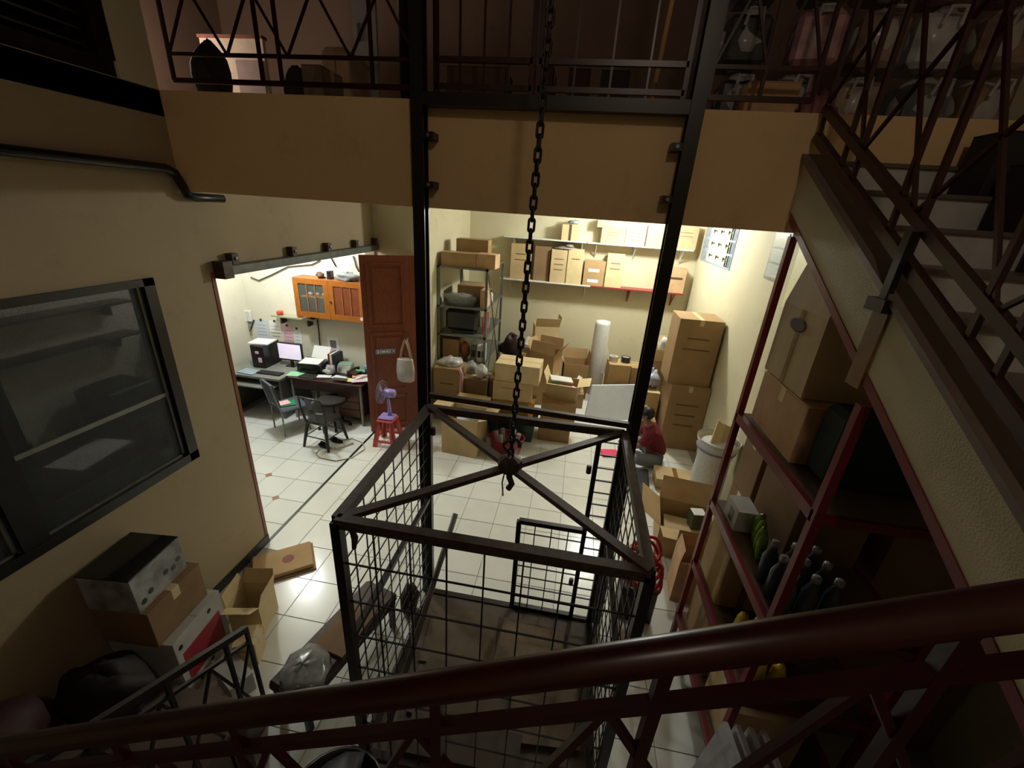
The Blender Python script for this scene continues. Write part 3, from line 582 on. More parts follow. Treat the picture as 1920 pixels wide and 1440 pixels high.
# front stack left
carton('big tan carton at the front left holding loose packs', -1.44, 5.55, 0, .56, .5, .62, -5, CARD[2], open_={'L': 80, 'R': 70, 'B': 70})
tag(G().blob((-1.38, 5.55, .5), (.2, .18, .16), .25, 44).done('plastic_bag', M('film_bluewhite', '#c4d0d6', .25), smooth=True), 'bluish white bag inside the big tan front carton', 'bag')
carton('tan carton behind the big front carton', -1.5, 6.08, 0, .5, .42, .6, 0, CARD[0])
t = thing('red_tub', 'dark red plastic tub full of clear bottles at the front of the pile', 'tub', (-.78, 5.6, 0))
g = G().lathe((-.78, 5.6, 0), [(.2, 0), (.25, .26), (.265, .27), (.255, .28), (.24, .26), (.19, .02)], 24, 1.08, .85); g.done('tub_body', M('tub_red', '#7c1a24', .35), t, smooth=True)
for i in range(6):
    a_ = i*1.05; tag(G().tube([(-.78+.14*math.cos(a_), 5.6+.1*math.sin(a_), .08), (-.78+.18*math.cos(a_), 5.6+.13*math.sin(a_), .34)], [.03, .04], 10).done('plastic_bottle', PLAST, smooth=True), 'clear plastic bottle sticking out of the dark red tub', 'bottle', 'bottles in the red tub')
t = thing('green_crate', 'dark teal green storage crate behind the red tub', 'crate', (-.78, 6.15, 0))
G().poly([(-1.13, 5.98, 0), (-.43, 5.98, 0), (-.39, 5.95, .42), (-1.17, 5.95, .42)], (0, .4, 0)).done('crate_body', M('crate_teal', '#1f3b36', .4), t)
G().box(-1.2, 5.92, .42, -.36, 6.38, .46).done('crate_lid', M('crate_teal', '#1f3b36', .4), t, bevel=.01)
for x in (-1.0, -.78, -.56): G().box(x-.02, 5.94, .03, x+.02, 5.985, .4).done('rib', M('crate_teal', '#1f3b36', .4), t)
t = thing('mustard_box', 'mustard coloured plastic box on the teal crate', 'box', (-.78, 6.15, .46))
G().poly([(-1.08, 5.98, .46), (-.46, 5.98, .46), (-.43, 5.96, .7), (-1.11, 5.96, .7)], (0, .36, 0)).done('box_body', M('mustard', '#8a6418', .45), t)
G().box(-.52, 5.955, .47, -.44, 5.975, .7).done('side_label', M('orange_lab', '#c98a1e', .4), t)
carton('tan carton with red tape lying on the mustard box', -.8, 6.18, .70, .62, .4, .3, 0, CARD[2], prints=1)
carton('pale topmost carton of the middle pile with stained lid', -.74, 6.24, 1.0, .7, .46, .3, -2, CARDPALE, prints=0)
tag(G().blob((-1.13, 6.58, .97), (.1, .1, .15), .3, 51).done('plastic_bag', M('yellow_bag', '#b0a81e', .35), smooth=True), 'bright yellow plastic bag beside the middle carton pile', 'bag')
tag(G().obox((-1.48, 6.08, .612), (.3, .2, .018), (0, 0, R(20))).done('magazine', M('magazine_mix', '#8f8c86', .3, 0, .5, 14)), 'glossy grey magazine lying on the tan carton behind the front one', 'magazine')
carton('brown carton under the yellow bag', -1.1, 6.58, 0, .32, .28, .82, 0, CARD[5])
# right of the middle pile
carton('lower brown carton at the right of the teal crate', -.08, 6.3, 0, .52, .4, .32, 0, CARD[3])
carton('brown carton stacked on the lower one beside the teal crate', -.06, 6.34, .32, .56, .42, .36, 3, CARD[1])
carton('open pale carton with papers on the right pile', -.02, 6.5, .68, .5, .4, .26, -5, CARDPALE, open_={'F': 70, 'R': 75, 'L': 20})
tag(G().blob((.12, 6.4, .82), (.12, .08, .09), .3, 60).done('pink_package', M('pink_bag', '#e39bb4', .4), smooth=True), 'pink plastic wrapped package in the open pale carton', 'package')
tag(G().obox((-.06, 6.52, .965), (.36, .3, .02), (R(-6), R(5), R(8))).done('foam_tray', M('foam_white', '#d6d8d6', .5)), 'white foam tray lying over the open pale carton', 'tray')
tag(G().obox((-.14, 6.45, .86), (.16, .12, .12), (0, 0, R(12))).done('green_package', M('mint', '#a8c6a4', .5)), 'mint green packet in the open pale carton', 'package')

# ================================================================== BIG CARTONS RIGHT
carton('huge brown carton at the bottom of the right wall stack', 1.97, 6.72, 0, .6, .62, 1.12, 0, CARD[3], prints=3, seam='y')
carton('huge brown carton on top of the right wall stack, printed across its front', 1.92, 6.78, 1.12, .64, .6, 1.05, 0, CARD[3], prints=2, seam='y')
carton('brown carton standing behind the huge stack, left side', 1.72, 7.6, 0, .5, .5, 1.2, 0, CARD[1])
carton('white lidded carton with papers behind the huge stack', 1.7, 7.55, 1.2, .4, .34, .2, 5, CARDPALE, open_={'B': 20, 'R': 40})
tag(G().blob((1.68, 7.53, 1.41), (.11, .09, .18), .15, 70).done('helmet', M('white_gloss', '#d6d8da', .2), smooth=True), 'white rounded appliance on top of the carton behind the huge stack', 'appliance')
tag(G().blob((1.5, 7.1, .93), (.12, .1, .15), .35, 71).done('plastic_bag', M('film_lilac', '#b9bcd0', .25, 0, .25, 18), smooth=True), 'lilac clear plastic bag beside the huge stack', 'bag')
carton('narrow pale carton squeezed left of the huge stack', 1.52, 7.0, 0, .22, .3, .78, 0, CARDPALE)
tag(G().blob((1.42, 6.68, .5), (.09, .1, .09), .3, 73).done('paper_bundle', M('kraft_paper', '#b99a6c', .8), smooth=True), 'crumpled kraft paper bundle behind the seated person', 'paper')
carton('low carton under the kraft paper bundle', 1.44, 6.62, 0, .26, .3, .42, 0, CARD[3])
# white woven sack
SKX, SKY = 2.0, 4.98
t = thing('woven_sack', 'white woven sack with turned down rim, filled with brown paper, by the red rack', 'sack', (SKX, SKY, 0))
g = G().lathe((SKX, SKY, 0), [(.17, 0), (.21, .06), (.2, .4), (.2, .75), (.25, .98), (.26, 1.02), (.25, .96), (.22, .9), (.2, .95)], 26); 
for v in g.v: v.x += .012*math.sin(9*v.z+5*v.y); v.y += .012*math.sin(7*v.z+9*v.x)
g.done('sack_body', M('sack_white', '#c8c6c0', .7, 0, .08, 30, .3, 160), t, smooth=True)
G().lathe((SKX, SKY, .86), [(.235, 0), (.24, .03), (.225, .03), (.22, 0)], 26).done('stripe', M('sack_blue', '#7c7f92', .6), t, smooth=True)
for i in range(3):
    tag(G().poly([(SKX-.12+.1*i, SKY-.05+.05*i, .7), (SKX+.02+.1*i, SKY-.02+.05*i, .7), (SKX+.03+.09*i, SKY+.0+.05*i, 1.2-.04*i), (SKX-.06+.09*i, SKY+.0+.05*i, 1.26-.05*i)], (0, .03, 0)).done('paper_sheet', CARD[4] if i else CARDPALE), 'folded brown kraft sheet sticking out of the white sack', 'paper', 'kraft sheets in the sack')
# floor goods at right
t = thing('tool_case', 'black hard tool case with silver latch lying on the floor', 'case', (1.22, 5.08, 0), R(-6))
G().box(-.1, -.38, 0, .1, .38, .14).done('case_body', BLACK, t, bevel=.02, world=False); G().box(-.11, -.12, .05, -.1, -.05, .12).done('latch', GREY, t, world=False); G().tube([(-.1, .05, .1), (-.15, .06, .1), (-.15, .2, .1), (-.1, .21, .1)], .01, 8).done('handle', BLACK, t, world=False)
carton('flat tan carton lying on the floor beside the black case', 1.72, 5.36, 0, .56, .36, .16, -3, CARD[2], prints=0, tapemat=TAPE, seam='y')
carton('big open tan carton with wide flaps beside the lift cage', 1.55, 4.12, 0, .58, .54, .4, -8, CARD[2], open_={'L': 55, 'B': 30, 'F': 75, 'R': 60})
t = thing('green_tea_box', 'small dark green and white box in the big open carton', 'box', (1.68, 4.16, .26), R(8))
G().box(-.07, -.06, 0, .07, .06, .2).done('box_body', M('dull_green', '#4a5640', .4), t, world=False); G().box(-.071, -.061, .2, .071, .061, .205).done('box_lid', PAPER, t, world=False)
carton('bundle carton filling the big open carton', 1.54, 4.08, .007, .42, .4, .25, -8, CARD[4])
carton('brown carton before the big open carton', 1.5, 3.4, 0, .4, .27, .5, -4, CARDP, open_={'B': 20, 'L': -10})
# red straps coil
t = thing('strap_coil', 'coil of red plastic straps beside the lift cage', 'coil', (.88, 3.1, 0))
for i in range(7):
    rr = .2-.012*i; pts = [(.9+rr*math.cos(a_)*1.0, 3.08+rr*math.sin(a_)*.8, .42+.06*i+.06*math.sin(a_*2+i)) for a_ in [j*2*math.pi/24 for j in range(24)]]
    G().tube(pts, .016, 6, True).done('strap', M('red_strap', '#b01a20', .25), t, smooth=True)
G().box(.74, 2.95, 0, 1.06, 3.2, .4).done('base_bin', BLACK, t, bevel=.01)

# ================================================================== RED RACK UNDER THE STAIR
XR0, XR1, YR0, YR1 = 1.23, 1.95, 1.78, 2.85
rr_ = thing('red_rack', 'red painted steel rack standing under the upper stair flight', 'rack', ((XR0+XR1)/2, (YR0+YR1)/2, 0))
for x, y, h in ((XR0, YR1, 3.46), (XR0, YR0, 2.85), (XR1, YR1, 3.3), (XR1, YR0, 2.8)): G().box(x-.02, y-.02, 0, x+.02, y+.02, h).done('post', REDM, rr_)
RRZ = [.35, .95, 1.56, 2.3]
for z in RRZ:
    G().box(XR0, YR0, z-.012, XR1, YR1, z).done('shelf_board', M('board_dark', '#5a4632', .7), rr_)
    for x in (XR0, XR1): G().box(x-.02, YR0, z-.06, x+.012, YR1, z+.002).done('shelf_beam', REDM, rr_)
    for y in (YR0, YR1): G().box(XR0, y-.015, z-.06, XR1, y+.015, z-.013).done('shelf_beam', REDM, rr_)
c = carton('brown carton with an orange tan side on the top red rack shelf', 1.58, 2.5, RRZ[3], .6, .58, .34, 0, CARDP)
c = carton('large tan carton with oval hand hole leaning on the top of the red rack', 1.6, 2.58, RRZ[3]+.345, .62, .5, .44, 0, CARD[4], prints=0, open_={'L': -12, 'F': 10})
G().lathe((-.309, .02, .35), [(.045, -.006), (.055, -.004), (.055, .0), (.045, .002)], 16, 1.8, .75, 'x').done('hand_hole', INK, c, world=False)
G().box(-.312, -.02, 0, -.31, .02, .44).done('tape', TAPE, c, world=False)
tag(G().obox((1.6, 2.1, RRZ[3]+.2), (.5, .22, .4)).done('dark_bag', M('dark_green_cloth', '#16281d', .8), bevel=.03), 'dark green cloth bag on the top red rack shelf', 'bag')
t = thing('white_box', 'small white box with black mark on the red rack', 'box', (1.33, 2.62, RRZ[2]))
G().box(1.26, 2.5, RRZ[2], 1.4, 2.7, RRZ[2]+.16).done('box_body', M('off_white', '#bdb9b6', .5), t, bevel=.004); G().box(1.257, 2.56, RRZ[2]+.03, 1.26, 2.62, RRZ[2]+.12).done('mark', BLACK, t)
carton('dark brown carton behind the white box on the red rack', 1.7, 2.55, RRZ[2], .42, .5, .5, 0, CARD[5])
for i in range(9):
    x, y = 1.3+.11*(i % 3), 1.86+.115*(i//3)
    t = thing('bottle', 'dark bottle with pale cap on the red rack shelf', 'bottle', (x, y, RRZ[2]), 0, 'bottles on the red rack')
    G().lathe((x, y, RRZ[2]), [(.03, 0), (.042, .01), (.042, .18), (.02, .24), (.018, .26)], 12).done('bottle_body', M('bottle_dark', '#3a4248', .2), t, smooth=True); G().lathe((x, y, RRZ[2]+.26), [(.022, 0), (.022, .03), (.015, .035)], 10).done('cap', M('cap_pale', '#9a9aa0', .4), t, smooth=True)
for i in range(4): tag(G().blob((1.33+.02*i, 2.25+.07*i, RRZ[2]+.1), (.035, .03, .1), .2, 80+i, 10, 7, -.098).done('snack_pouch', M('pouch_lime', '#7c9a2a', .3, 0, .4, 12), smooth=True), 'lime green pouch on the red rack between bottles and white box', 'pouch', 'lime pouches on the rack')
for i in range(8): tag(G().blob((1.32+.1*(i % 2), 1.85+.1*(i//2), RRZ[1]+.13), (.043, .043, .13), .15, 90+i, 10, 7, -.128).done('snack_pouch', M('pouch_yellow', '#b79a1e', .3, 0, .5, 10), smooth=True), 'yellow and green snack pouch on the lower red rack shelf', 'pouch', 'yellow pouches on the rack')
carton('tan carton with brown tape band standing at the far end of the red rack', 1.43, 2.62, RRZ[1], .34, .4, .46, 0, CARD[0], tapemat=TAPE, seam='y', ftape=True)
carton('brown carton on the bottom red rack shelf', 1.5, 2.55, RRZ[0], .45, .5, .4, 0, CARD[1])
carton('tan carton on the bottom red rack shelf at the near end', 1.48, 2.0, RRZ[0], .42, .4, .42, 0, CARD[2])
# carton stacks added behind the rack to block light under the stair
k = 0
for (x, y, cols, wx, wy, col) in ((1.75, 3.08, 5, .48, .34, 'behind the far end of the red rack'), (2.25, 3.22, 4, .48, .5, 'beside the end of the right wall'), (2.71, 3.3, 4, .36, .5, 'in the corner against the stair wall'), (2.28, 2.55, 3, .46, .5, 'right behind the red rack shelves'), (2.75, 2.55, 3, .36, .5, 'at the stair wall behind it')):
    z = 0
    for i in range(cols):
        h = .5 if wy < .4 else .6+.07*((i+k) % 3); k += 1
        carton('added dark carton, ' + ('bottom', 'second', 'third', 'fourth', 'fifth')[i] + ' of the stack ' + col, x, y, z, wx, wy, h, 0, CARD[5], group='cartons added to block light under the stair'); z += h
for i, (x, y, rz) in enumerate(((1.85, 1.1, 15), (2.5, .95, -10))):
    carton('brown carton on the floor in the dark under the stair, ' + ('tilted toward the rack' if i == 0 else 'nearer the stair wall'), x, y, 0, .5, .45, .6+.1*i, rz, CARDP)
for i in range(4):
    tag(G().obox((1.12+.07*i, 1.44, .42), (.03, .5, .84), (R(0), R(8), R(5))).done('flat_pack', M('pale_wrap', '#a9a4a6', .4, 0, .2, 6)), 'pale plastic wrapped panel leaning by the near end of the red rack', 'panel', 'wrapped panels by the rack')

# ================================================================== OFFICE
OW = 6.5
# wall cabinet
cab = thing('wall_cabinet', 'orange wooden wall cabinet with glazed left door over the desk', 'cabinet', (-3.85, OW, 1.7))
cx0, cx1, cz0, cz1, cyf = -4.52, -3.3, 1.66, 2.29, 6.22
g = G(); g.box(cx0, cyf, cz0, cx1, OW-.002, cz0+.02); g.box(cx0, cyf, cz1-.02, cx1, OW-.002, cz1); g.box(cx0, cyf, cz0, cx0+.02, OW-.002, cz1); g.box(cx1-.02, cyf, cz0, cx1, OW-.002, cz1); g.box(cx0, OW-.02, cz0, cx1, OW-.002, cz1)
g.box(cx0+.02, cyf+.02, 1.98, cx1-.02, OW-.02, 1.995)
g.done('body', WOOD, cab)
def cdoor(x0, x1, glass):
    y = cyf-.022; f = .085
    g = G(); g.box(x0, y, cz0, x0+f, cyf-.001, cz1); g.box(x1-f, y, cz0, x1, cyf-.001, cz1); g.box(x0+f, y, cz0, x1-f, cyf-.001, cz0+f); g.box(x0+f, y, cz1-f, x1-f, cyf-.001, cz1)
    dd = g.done('door', WOOD, cab); w_ = (x1-x0-2*f)/3
    for i in range(3):
        G().box(x0+f+w_*i, y+.012, cz0+f, x0+f+w_*(i+1), y+.016, cz1-f).done('pane' if glass else 'panel', GLASS if glass else WOODD, dd)
        if i: G().box(x0+f+w_*i-.008, y+.003, cz0+f, x0+f+w_*i+.008, y+.018, cz1-f).done('glazing_bar', WOOD, dd)
    return dd
cdoor(cx0+.005, (cx0+cx1)/2-.002, True); d2 = cdoor((cx0+cx1)/2+.002, cx1-.005, False)
G().lathe(((cx0+cx1)/2+.03, cyf-.022, 1.95), [(.012, -.02), (.016, -.012), (.008, 0)], 10, axis='y').done('knob', IRON, d2)
G().lathe((cx1-.06, cyf-.022, cz0+.06), [(.028, -.012), (.03, 0)], 16, axis='y').done('clock_sticker', WHITE, d2)
for i in range(3): tag(G().blob((cx0+.2+.12*i, 6.36, 2.03), (.045, .04, .035), .1, 100+i, flat=-.03).done('cup', WHITE, smooth=True), 'white crockery piece behind the cabinet glass', 'cup', 'crockery in the wall cabinet')
for i, (x, y, r_, m_, lb) in enumerate(((-3.62, 6.32, (.2, .1, .07), PLASTG, 'crumpled silver plastic bag on top of the wall cabinet'), (-4.1, 6.34, (.07, .06, .05), M('brownish', '#5a4438', .6), 'small brown bundle on the wall cabinet top'))):
    tag(G().blob((x, y, cz1+r_[2]*.9), r_, .3, 110+i, 16, 10, -r_[2]*.88).done('plastic_bag', m_, smooth=True), lb, 'bag')
tag(G().box(-3.97, 6.3, cz1, -3.9, 6.4, cz1+.13).done('black_box', BLACK, bevel=.006), 'small black box standing on the wall cabinet', 'box')
# small wall shelf
t = thing('wall_shelf', 'narrow greenish wall shelf left of the cabinet in the office', 'shelf', (-4.75, OW, 1.55))
G().box(-5.1, 6.32, 1.56, -4.32, OW-.002, 1.585).done('board', M('greenish_board', '#a3a184', .6), t)
for x in (-4.95, -4.45): G().box(x-.01, 6.36, 1.44, x+.01, OW-.002, 1.56).done('bracket', IRON, t)
for i, (x, c_, lb) in enumerate(((-4.98, '#c84a34', 'orange red tin on the narrow wall shelf'), (-4.6, '#c4524a', 'red rimmed tub on the narrow wall shelf'), (-4.36, '#2a2a2a', 'dark jar on the narrow wall shelf'))):
    tag(G().lathe((x, 6.4, 1.585), [(.05, 0), (.055, .06), (.045, .07)], 14).done('small_tin', M('tin%d' % i, c_, .4), smooth=True), lb, 'tin')
# papers on the office wall
def sheet(x0, x1, z0, z1, mat, lb, nm='wall_paper', square=False):
    t = thing(nm, lb, 'paper', ((x0+x1)/2, OW, z0)); G().box(x0, OW-.006, z0, x1, OW-.002, z1).done('sheet', mat, t)
    if square: G().box(x0+.05, OW-.008, z0+.12, x1-.05, OW-.006, z1-.06).done('grey_print', M('grey_print', '#77777a', .6), t)
    else:
        G().box((x0+x1)/2-.02, OW-.012, z1-.02, (x0+x1)/2+.02, OW-.006, z1+.02).done('clip', IRON, t)
        for k_ in range(4): G().box(x0+.03, OW-.0068, z1-.1-.06*k_, x1-.04, OW-.006, z1-.09-.06*k_).done('text_line', M('grey_ink', '#9aa0a8', .6), t)
    return t
def wsheet(xl, xr, yt, yb, mat, lb, **k):
    a, b = GY(xl, (yt+yb)/2, OW), GY(xr, (yt+yb)/2, OW); sheet(a.x, b.x, GY((xl+xr)/2, yb, OW).z, GY((xl+xr)/2, yt, OW).z, mat, lb, **k)
wsheet(481, 504, 600, 636, M('bluish_paper', '#c9d2dc', .6, 0, .02), 'white calendar sheet clipped below the narrow wall shelf')
wsheet(506, 527, 602, 623, PAPER, 'square white note clipped beside the calendar sheet')
wsheet(531, 550, 610, 640, PINKP, 'pink form pinned on the office wall')
wsheet(551, 566, 616, 645, PAPER, 'pale sheet pinned right of the pink form')
wsheet(615, 636, 632, 664, PAPER, 'white notice with a grey square print above the desk', square=True)
# wall phone box & switch
t = thing('switch_box', 'beige switch box on the office wall', 'switch', (-5.45, OW, 1.55)); p = GY(438, 588, OW)
G().box(p.x-.09, OW-.05, p.z-.08, p.x+.09, OW-.002, p.z+.08).done('casing', M('beige_plastic', '#cfc39c', .5), t, bevel=.008); G().box(p.x-.03, OW-.056, p.z-.04, p.x+.03, OW-.05, p.z+.04).done('rocker', WHITE, t)
p = GY(467, 592, OW)
t = thing('intercom_phone', 'white intercom handset with coiled cord on the office wall', 'telephone', (p.x, OW, p.z-.1))
G().box(p.x-.06, OW-.04, p.z-.1, p.x+.06, OW-.002, p.z+.1).done('base', WHITE, t, bevel=.01); G().box(p.x-.05, OW-.07, p.z-.1, p.x-.01, OW-.04, p.z+.1).done('handset', WHITE, t, bevel=.01)
G().tube([(p.x+.02*math.cos(i*1.5), OW-.03+.015*math.sin(i*1.5), p.z-.1-.012*i) for i in range(22)], .006, 5).done('cord', M('cord_grey', '#8c866e', .6), t)
# wall cables
for i, pts in enumerate((((595, 598), (598, 625), (600, 650), (604, 668)), ((425, 600), (430, 612), (450, 622), (470, 618), (476, 600)), ((608, 470), (620, 482), (630, 500)), ((662, 480), (668, 500), (673, 510)), ((470, 520), (485, 526), (510, 515), (540, 500), (585, 496), (600, 488)))):
    tag(G().tube([GY(x, y, OW-.02) for x, y in pts], .01, 6).done('cable', BLACK if i < 4 else M('dark_cord', '#35302a', .5), smooth=True), ['black cable hanging below the wall cabinet', 'thin cord looping by the intercom phone', 'thin cord slanting above the wall cabinet', 'short dark cord by the cabinet top right', 'bundle of dark cords drooping under the door track'][i], 'cable')
# main desk
dk = thing('office_desk', 'dark brown wooden office desk with drawer pedestal, covered in papers', 'desk', (-3.85, 6.1, 0))
dx0, dx1, dy0, dy1, dz = -4.5, -3.2, 5.72, 6.45, .75
G().box(dx0, dy0, dz-.035, dx1, dy1, dz).done('desktop', DESK, dk, bevel=.005)
LEGM = M('desk_leg', '#8d8b84', .4, .5)
for x in (dx0+.05, dx1-.05):
    for y in (dy0+.05, dy1-.05): G().box(x-.018, y-.018, 0, x+.018, y+.018, dz-.035).done('leg', LEGM, dk)
G().box(dx0+.08, dy0+.03, dz-.2, dx1-.07, dy0+.05, dz-.035).done('apron', DESK, dk)
G().box(dx0+.08, dy1-.06, .25, dx1-.07, dy1-.04, dz-.035).done('modesty_panel', DESK, dk)
pd = G().box(dx1-.48, dy0+.08, .12, dx1-.09, dy1-.1, dz-.2).done('pedestal', M('pedestal_brown', '#4e2f20', .5), dk)
for i in range(3): dr = G().box(dx1-.47, dy0+.06, .14+.14*i, dx1-.1, dy0+.08, .27+.14*i).done('drawer', M('drawer_brown', '#5e3a28', .45), pd)
# side desk
sd = thing('side_desk', 'grey laminate computer desk with keyboard tray left of the dark desk', 'desk', (-5.0, 6.0, 0))
G().box(-5.6, 5.6, .7, -4.55, 6.45, .74).done('desktop', M('grey_lam', '#7e807a', .4), sd, bevel=.004)
for x in (-5.55, -4.6): G().box(x-.02, 5.65, 0, x+.02, 6.4, .7).done('side_panel', M('grey_lam2', '#5f615c', .5), sd)
G().box(-5.5, 5.5, .58, -4.65, 5.9, .6).done('keyboard_tray', M('grey_lam', '#7e807a'), sd)
G().box(-5.5, 6.35, .15, -4.65, 6.37, .6).done('back_panel', M('grey_lam2', '#5f615c'), sd)
# computer gear
t = thing('computer_tower', 'black computer tower with papers on top at the left of the desk', 'computer', (-5.1, 6.12, .74))
G().box(-5.3, 5.95, .74, -5.06, 6.38, 1.14).done('tower_case', BLACK, t, bevel=.015); G().box(-5.2, 5.94, 1.0, -5.14, 5.951, 1.04).done('sticker', PINKP, t); G().box(-5.16, 5.94, .85, -5.1, 5.951, .93).done('sticker', PINKP, t)
tag(G().obox((-5.2, 6.15, 1.152), (.34, .3, .02), (0, 0, R(8))).done('paper_stack', PAPER), 'white paper stack lying on the computer tower', 'paper')
t = thing('monitor', 'monitor with a glowing pale lilac screen on the side desk', 'monitor', (-4.75, 6.2, .74)); 
G().box(-4.98, 6.2, .84, -4.52, 6.24, 1.16).done('bezel', BLACK, t, bevel=.006); G().box(-4.96, 6.195, .87, -4.54, 6.2, 1.14).done('screen', M('screen', '#e6dcf2', .3, emit=.55), t); G().box(-4.83, 6.15, .74, -4.67, 6.3, .755).done('foot', BLACK, t); G().box(-4.77, 6.21, .75, -4.73, 6.24, .86).done('neck', BLACK, t)
t = thing('printer', 'black printer with white paper in its rear tray on the desk', 'printer', (-4.3, 6.2, dz))
G().box(-4.52, 6.0, dz, -4.05, 6.32, dz+.16).done('printer_body', BLACK, t, bevel=.02); G().poly([(-4.42, 6.3, dz+.14), (-4.1, 6.3, dz+.14), (-4.1, 6.43, dz+.34), (-4.42, 6.43, dz+.34)], (0, -.008, .005)).done('paper_tray', PAPER, t); G().box(-4.45, 5.94, dz+.02, -4.12, 6.0, dz+.04).done('output_tray', BLACK, t)
tag(G().obox((-4.28, 6.1, dz+.172), (.34, .24, .012), (R(4), 0, R(6))).done('paper_stack', PAPER), 'white sheets lying on the black printer', 'paper')
for i, (x, c_, w_, lb) in enumerate(((-4.02, '#6e1f22', .03, 'dark red ledger'), (-3.98, '#d2d0cc', .04, 'white backed binder'), (-3.92, '#20242c', .06, 'navy black binder'))):
    t = thing('binder', lb+' standing upright beside the printer', 'binder', (x, 6.3, dz)); G().box(x-w_/2, 6.18, dz, x+w_/2, 6.42, dz+.3).done('cover', M('bind%d' % i, c_, .5), t, bevel=.003); G().box(x-w_/2+.004, 6.185, dz+.005, x+w_/2-.004, 6.425, dz+.295).done('pages', PAPER, t)
for i in range(5):
    c_ = ['#c9c6a4', '#b9b898', '#8fb0a0', '#cfc8a2', '#7f9a8a'][i]
    t = thing('notebook', ['pale yellow', 'khaki', 'mint', 'cream', 'sage'][i]+' notebook in the stack beside the binders', 'notebook', (-3.75, 6.24, dz+.03*i), R(7*i-10)); G().box(-.11, -.09, 0, .11, .09, .027).done('pages', PAPER, t, world=False); G().box(-.112, -.092, .0255, .112, .092, .0295).done('cover', M('nb%d' % i, c_, .6), t, world=False)
t = thing('desk_telephone', 'dark desk telephone with handset across it', 'telephone', (-3.55, 6.12, dz)); G().poly([(-3.63, 6.04, dz), (-3.46, 6.04, dz), (-3.46, 6.2, dz), (-3.63, 6.2, dz)], (0, 0, .05)).done('base', M('phone_brown', '#3a2c26', .4), t); G().tube([(-3.6, 6.02, dz+.08), (-3.57, 6.06, dz+.1), (-3.53, 6.16, dz+.12), (-3.5, 6.22, dz+.1)], [.03, .018, .018, .03], 10).done('handset', M('phone_brown', '#3a2c26', .4), t, smooth=True)
t = thing('biscuit_tin', 'round biscuit tin with blue body and orange printed lid on the desk', 'tin', (-3.3, 6.3, dz)); G().lathe((-3.3, 6.3, dz), [(.12, 0), (.12, .1)], 24).done('tin_body', M('tin_blue', '#2c3c58', .3, .3), t, smooth=False); G().lathe((-3.3, 6.3, dz+.1), [(.124, 0), (.124, .04), (.1, .05)], 24).done('lid', M('tin_lid', '#5aa0d0', .3), t); G().lathe((-3.3, 6.3, dz+.15), [(.07, 0), (.05, .02), (.01, .03)], 16).done('lid_picture', M('tin_orange', '#d0622a', .4, 0, .5, 20), t)
papers = [(-4.42, 5.88, .3, .2, 10, '#8fd0a4', 'mint green folder at the left of the desk'), (-4.18, 5.86, .3, .22, -12, '#1c1c1c', 'black clipboard tablet on the desk'), (-3.95, 5.9, .22, .12, 15, '#d9dee4', 'white slip beside the black tablet'), (-3.7, 5.92, .22, .14, -8, '#cfdbe8', 'bluish white slip on the desk'), (-3.5, 5.86, .22, .14, 5, '#dcd89a', 'pale yellow note on the desk'), (-3.42, 6.05, .2, .12, 30, '#d8a98a', 'tan envelope on the desk'), (-3.5, 6.3, .2, .12, -12, '#6fb08a', 'green pad by the biscuit tin'), (-3.3, 5.88, .26, .16, 28, '#e3c4d2', 'pinkish form at the desk corner'), (-3.25, 6.02, .2, .16, -20, '#dfe0dc', 'loose white receipts at the right desk corner'), (-3.62, 5.8, .24, .1, 3, '#4c3a34', 'dark brown notebook at the desk edge')]
for i, (x, y, sx, sy, rz, c_, lb) in enumerate(papers): tag(G().obox((x, y, dz+.003+.0042*i), (sx, sy, .004), (0, 0, R(rz))).done('paper_sheet', M('pp%d' % i, c_, .6, 0, .03)), lb, 'paper')
tag(G().tube([(-3.42, 5.82, dz+.02), (-3.3, 5.98, dz+.06), (-3.2, 6.12, dz+.03)], [.02, .03, .02], 10).done('paper_roll', PAPER, smooth=True), 'long white receipt roll curled at the desk corner', 'paper')
tag(G().blob((-3.92, 6.04, dz+.07), (.09, .08, .08), .35, 130, flat=-.068).done('plastic_bag', M('film_grey', '#9b9b9a', .3, 0, .3, 18), smooth=True), 'crumpled grey plastic bag in front of the binders', 'bag')
t = thing('keyboard', 'black keyboard on the side desk', 'keyboard', (-4.85, 5.78, .74)); G().box(-5.06, 5.72, .74, -4.64, 5.86, .76).done('key_bed', BLACK, t, bevel=.004)
for i in range(4): G().box(-5.05, 5.73+.03*i, .76, -4.65, 5.755+.03*i, .764).done('key_row', M('key_dark', '#2e2e30', .5), t)
tag(G().obox((-5.2, 5.74, .75), (.3, .2, .015), (0, 0, R(-6))).done('paper_sheet', M('slate_paper', '#8fa0b0', .5)), 'slate blue folder at the left end of the side desk', 'paper')
